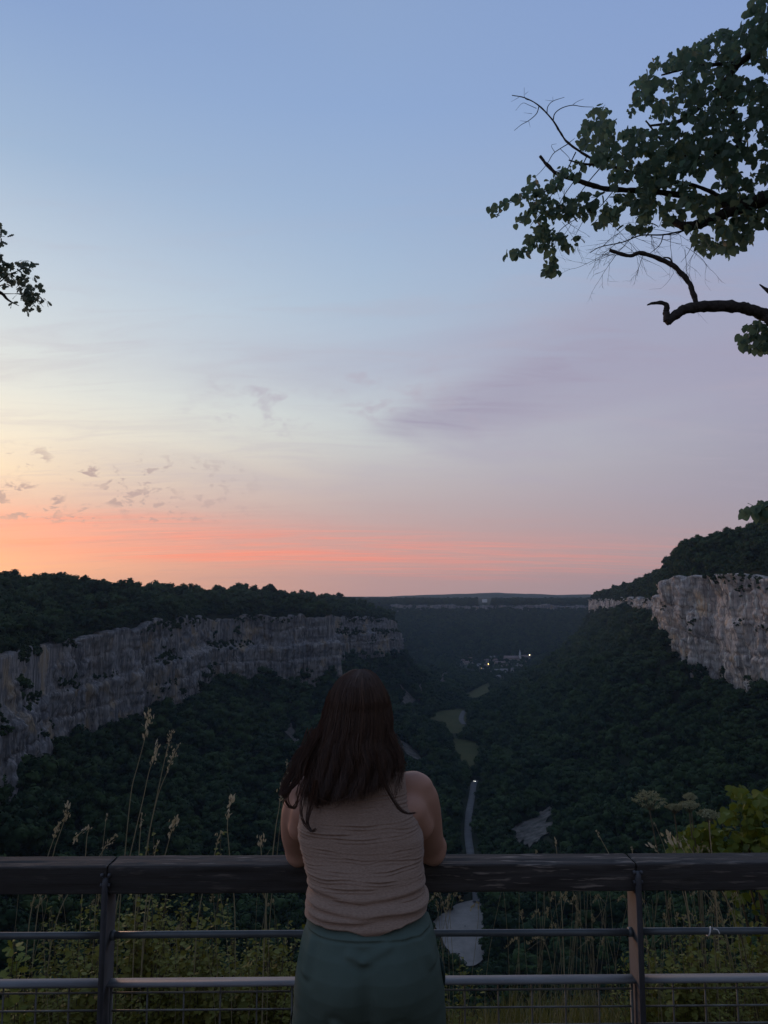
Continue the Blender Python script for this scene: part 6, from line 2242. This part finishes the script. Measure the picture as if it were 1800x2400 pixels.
for row in [(1108, 1560, 9, 8, 5, 3.5, 1.2, 0, 0, 'white gabled house at the near edge of the village'), (1103, 1549, 11, 9, 5, 4, 0.3, 1, 1, 'reddish house at the upper edge of the village'), (1128, 1563, 20, 8, 4.5, 3, 0.05, 0, 2, 'long low house in the middle of the village'),
            (1154, 1547, 13, 9, 6, 4, 0.2, 2, 2, 'grey house behind the middle of the village'), (1164, 1562, 8, 9, 10, 3, 0.1, 1, 0, 'tall pale house in the middle of the village'), (1177, 1560, 16, 9, 6.5, 3.5, 0.0, 1, 0, 'broad cream house beside the tall pale one'),
            (1226, 1544, 26, 9, 5, 4, -0.05, 2, 0, 'long roofed building right behind the church spire'), (1240, 1546, 11, 9, 5, 3.5, 0.1, 2, 0, 'small house at the far end beside the street lamp'), (1195, 1563, 19, 9, 5.5, 3, -0.1, 0, 2, 'pale long house below the church'),
            (1217, 1562, 20, 8, 4.5, 3, -0.15, 0, 2, 'low pale house along the slope below the church'), (1230, 1556, 8, 8, 5, 3, 0.9, 0, 0, 'small pale house close to the wooded slope'), (1165, 1578, 11, 9, 6, 3, 0.05, 1, 2, 'cream house below the tall one with pale eaves'),
            (1181, 1577, 17, 9, 5, 4, -0.1, 2, 2, 'dark grey roofed house at the lower side'), (1202, 1573, 8, 7, 4.5, 3, 0.2, 0, 2, 'small white house at the lower right of the village'), (1130, 1575, 9, 8, 5, 3.5, 0.7, 2, 2, 'dim house behind the lowest lamp on the near side'),
            (1150, 1574, 9, 8, 5, 3.5, 0.4, 2, 0, 'dim house between the two close lamps'), (1168, 1592, 9, 8, 5, 3.5, 0.5, 2, 2, 'lowest grey house of the village by the meadow'), (1074, 1561, 10, 8, 4, 3, -0.5, 2, 2, 'lone house on the slope left of the village'), (1094, 1557, 12, 8, 4.5, 3.5, 0.2, 1, 0, 'house beside the white gabled one'),
            (1140, 1552, 12, 8, 4.5, 3.5, -0.2, 2, 0, 'brown roofed house in the back row'), (1118, 1553, 12, 8, 4.5, 3.5, 0.4, 2, 0, 'brown roofed house behind the long low one'), (1186, 1566, 12, 8, 5, 3.5, 0.1, 1, 1, 'red roofed house in front of the church'), (1141, 1566, 11, 8, 5, 3.5, -0.3, 0, 0, 'pale house just before the close pair of lamps'), (1172, 1568, 10, 8, 5, 3, 0.2, 0, 0, 'small pale house under the tall one'),
            (1208, 1567, 12, 8, 5, 3, 0.1, 0, 2, 'pale house at the lower right among the gardens'), (1160, 1552, 12, 8, 5, 3.5, 0.0, 0, 1, 'pale red roofed house in the back row'), (1085, 1552, 10, 8, 4.5, 3, 0.6, 0, 0, 'pale house at the upper left end of the village'),
            (1120, 1566, 10, 8, 4.5, 3, 0.3, 0, 2, 'pale house between the long low one and the lamp'), (1190, 1582, 10, 8, 4.5, 3, -0.2, 0, 2, 'pale house above the lowest lamp'), (1248, 1551, 9, 8, 4.5, 3, 0.3, 0, 0, 'last pale house under the wooded slope')]:
    house(*row[:9], row[9])

# church with its spire
xy = hitland(1199, 1552, 1500, 2400)
z = float(terr(xy[0], xy[1]))
ch = thing('church', (xy[0], xy[1], z), 'long church with a pointed pale spire at one end', 'church', None, (0, 0, -0.03))
a, b = gable(38, 13, 9, 7)
a.obj('wall', M_WALLS[1], ch, smooth=False)
b.obj('roof', M_ROOFS[0], ch, smooth=False)
g = Geo()
sx = 21.5
g.add(*box(sx - 2.8, sx + 2.8, -3, 2.6, -4, 16))
tower = g.obj('tower', M_WALLS[0], ch, smooth=False)
g = Geo()
c8 = [(sx + 3.2 * math.cos(k * math.pi / 4), -0.2 + 3.2 * math.sin(k * math.pi / 4), 16) for k in range(8)]
g.add(np.array(c8 + [(sx, -0.2, 33)]), None, [(k, (k + 1) % 8, 8) for k in range(8)])
g.obj('spire', simple('spire slate', (0.42, 0.40, 0.38), rough=0.8), tower, smooth=False)
for k in range(5):
    g = Geo()
    g.add(*box(-16 + k * 7, -14.4 + k * 7, -6.58, -6.3, 3, 6.5))
    g.obj('window', M_PANE, ch, smooth=False)


def lamp(px, py, label, mat, r=0.42):
    r = r * 1.05
    p = hitland(px, py + 2, 1300, 2400)
    z = float(terr(p[0], p[1]))
    t = thing('street_lamp', (p[0], p[1], z), label, 'lamp', 'village street lamps')
    top = P(px, py, p[1])[2] - z
    top = max(5.0, top)
    g = Geo()
    g.add(*tube(np.array(((0, 0, -1), (0, 0, top - 0.4), (0, -0.4, top + 0.1), (0, -1.2, top + 0.2))), 0.10, 6))
    g.obj('pole', M_STEEL, t)
    g = Geo()
    g.add(ICO1 * np.array((r * 1.3, r * 1.3, r)) + np.array((0, -1.4, top)), None, ICO1F)
    g.obj('lamp_head', mat, t)


for a in ((1144.5, 1559, 'glowing lamp on the upper left of the close pair in the village', M_LAMP, 0.62), (1149.5, 1566, 'glowing lamp on the lower right of the close pair in the village', M_LAMP, 0.60), (1129, 1568.5, 'glowing lamp at the near end of the village', M_LAMP, 0.66),
          (1186, 1586, 'glowing lamp standing lowest below the village', M_LAMPW, 0.62), (1241, 1538, 'glowing lamp at the far end against the slope', M_LAMPW, 0.70), (1165.5, 1568.5, 'dim pale lamp under the eaves in the middle of the village', M_LAMPW, 0.25), (1226, 1538, 'faint lamp just behind the church spire', M_LAMPW, 0.2)):
    lamp(*a)

# lone white building on the far plateau
fb = P(1136, 1406, 2480)
zg = float(terr(fb[0], 2480))
t = thing('farm_building', (fb[0], 2480, max(zg, fb[2] - 4)), 'small white building on the far plateau above the cliff band', 'building')
a, b = gable(15, 8, 3.0, 1.8)
a.obj('wall', simple('white wall', (0.8, 0.8, 0.78), rough=0.8), t, smooth=False)
b.obj('roof', simple('pale roof', (0.6, 0.6, 0.6), rough=0.8), t, smooth=False)

# a car with its lights on at the bend of the road
cp = rp[-4]
cd = rp[-8] - rp[-4]
ca_ = math.atan2(cd[1], cd[0])
car = thing('car', (cp[0], cp[1], FLOOR + 1.32), 'small car with lit headlights at the far bend of the road', 'car', None, (0, 0, ca_))
M_PAINT = simple('dark car paint', (0.06, 0.065, 0.075), rough=0.35)
prof = [(-2.1, 0.35), (-2.1, 0.85), (-1.7, 0.95), (-1.2, 1.42), (0.3, 1.45), (0.95, 0.98), (1.9, 0.82), (2.1, 0.6), (2.1, 0.35)]
n = len(prof)
Vc = np.array([(x, s * (0.88 if z < 1.0 else 0.70), z) for s in (-1, 1) for x, z in prof])
g = Geo()
g.add(Vc, [(k, (k + 1) % n, n + (k + 1) % n, n + k) for k in range(n)], [(0, k + 1, k) for k in range(1, n - 1)] + [(n, n + k, n + k + 1) for k in range(1, n - 1)])
g.obj('body', M_PAINT, car, smooth=False)
g = Geo()
g.add(np.array([(0.36, -0.66, 1.42), (0.36, 0.66, 1.42), (0.97, 0.8, 1.0), (0.97, -0.8, 1.0)]) + (0.02, 0, 0.01), [(0, 1, 2, 3)])
g.obj('windscreen', M_PANE, car, smooth=False)
M_TYRE = simple('tyre', (0.02, 0.02, 0.02), rough=0.9)
for x in (-1.3, 1.3):
    for s in (-1, 1):
        g = Geo()
        g.add(*tube(np.array(((x, s * 0.72, 0.32), (x, s * 0.92, 0.32))), 0.32, 14))
        g.obj('wheel', M_TYRE, car)
for s in (-1, 1):
    g = Geo()
    g.add(ICO1 * np.array((0.10, 0.22, 0.14)) + np.array((2.08, s * 0.62, 0.68)), None, ICO1F)
    g.obj('headlight', emit('headlight', (1.0, 0.95, 0.85), 8.0), car)
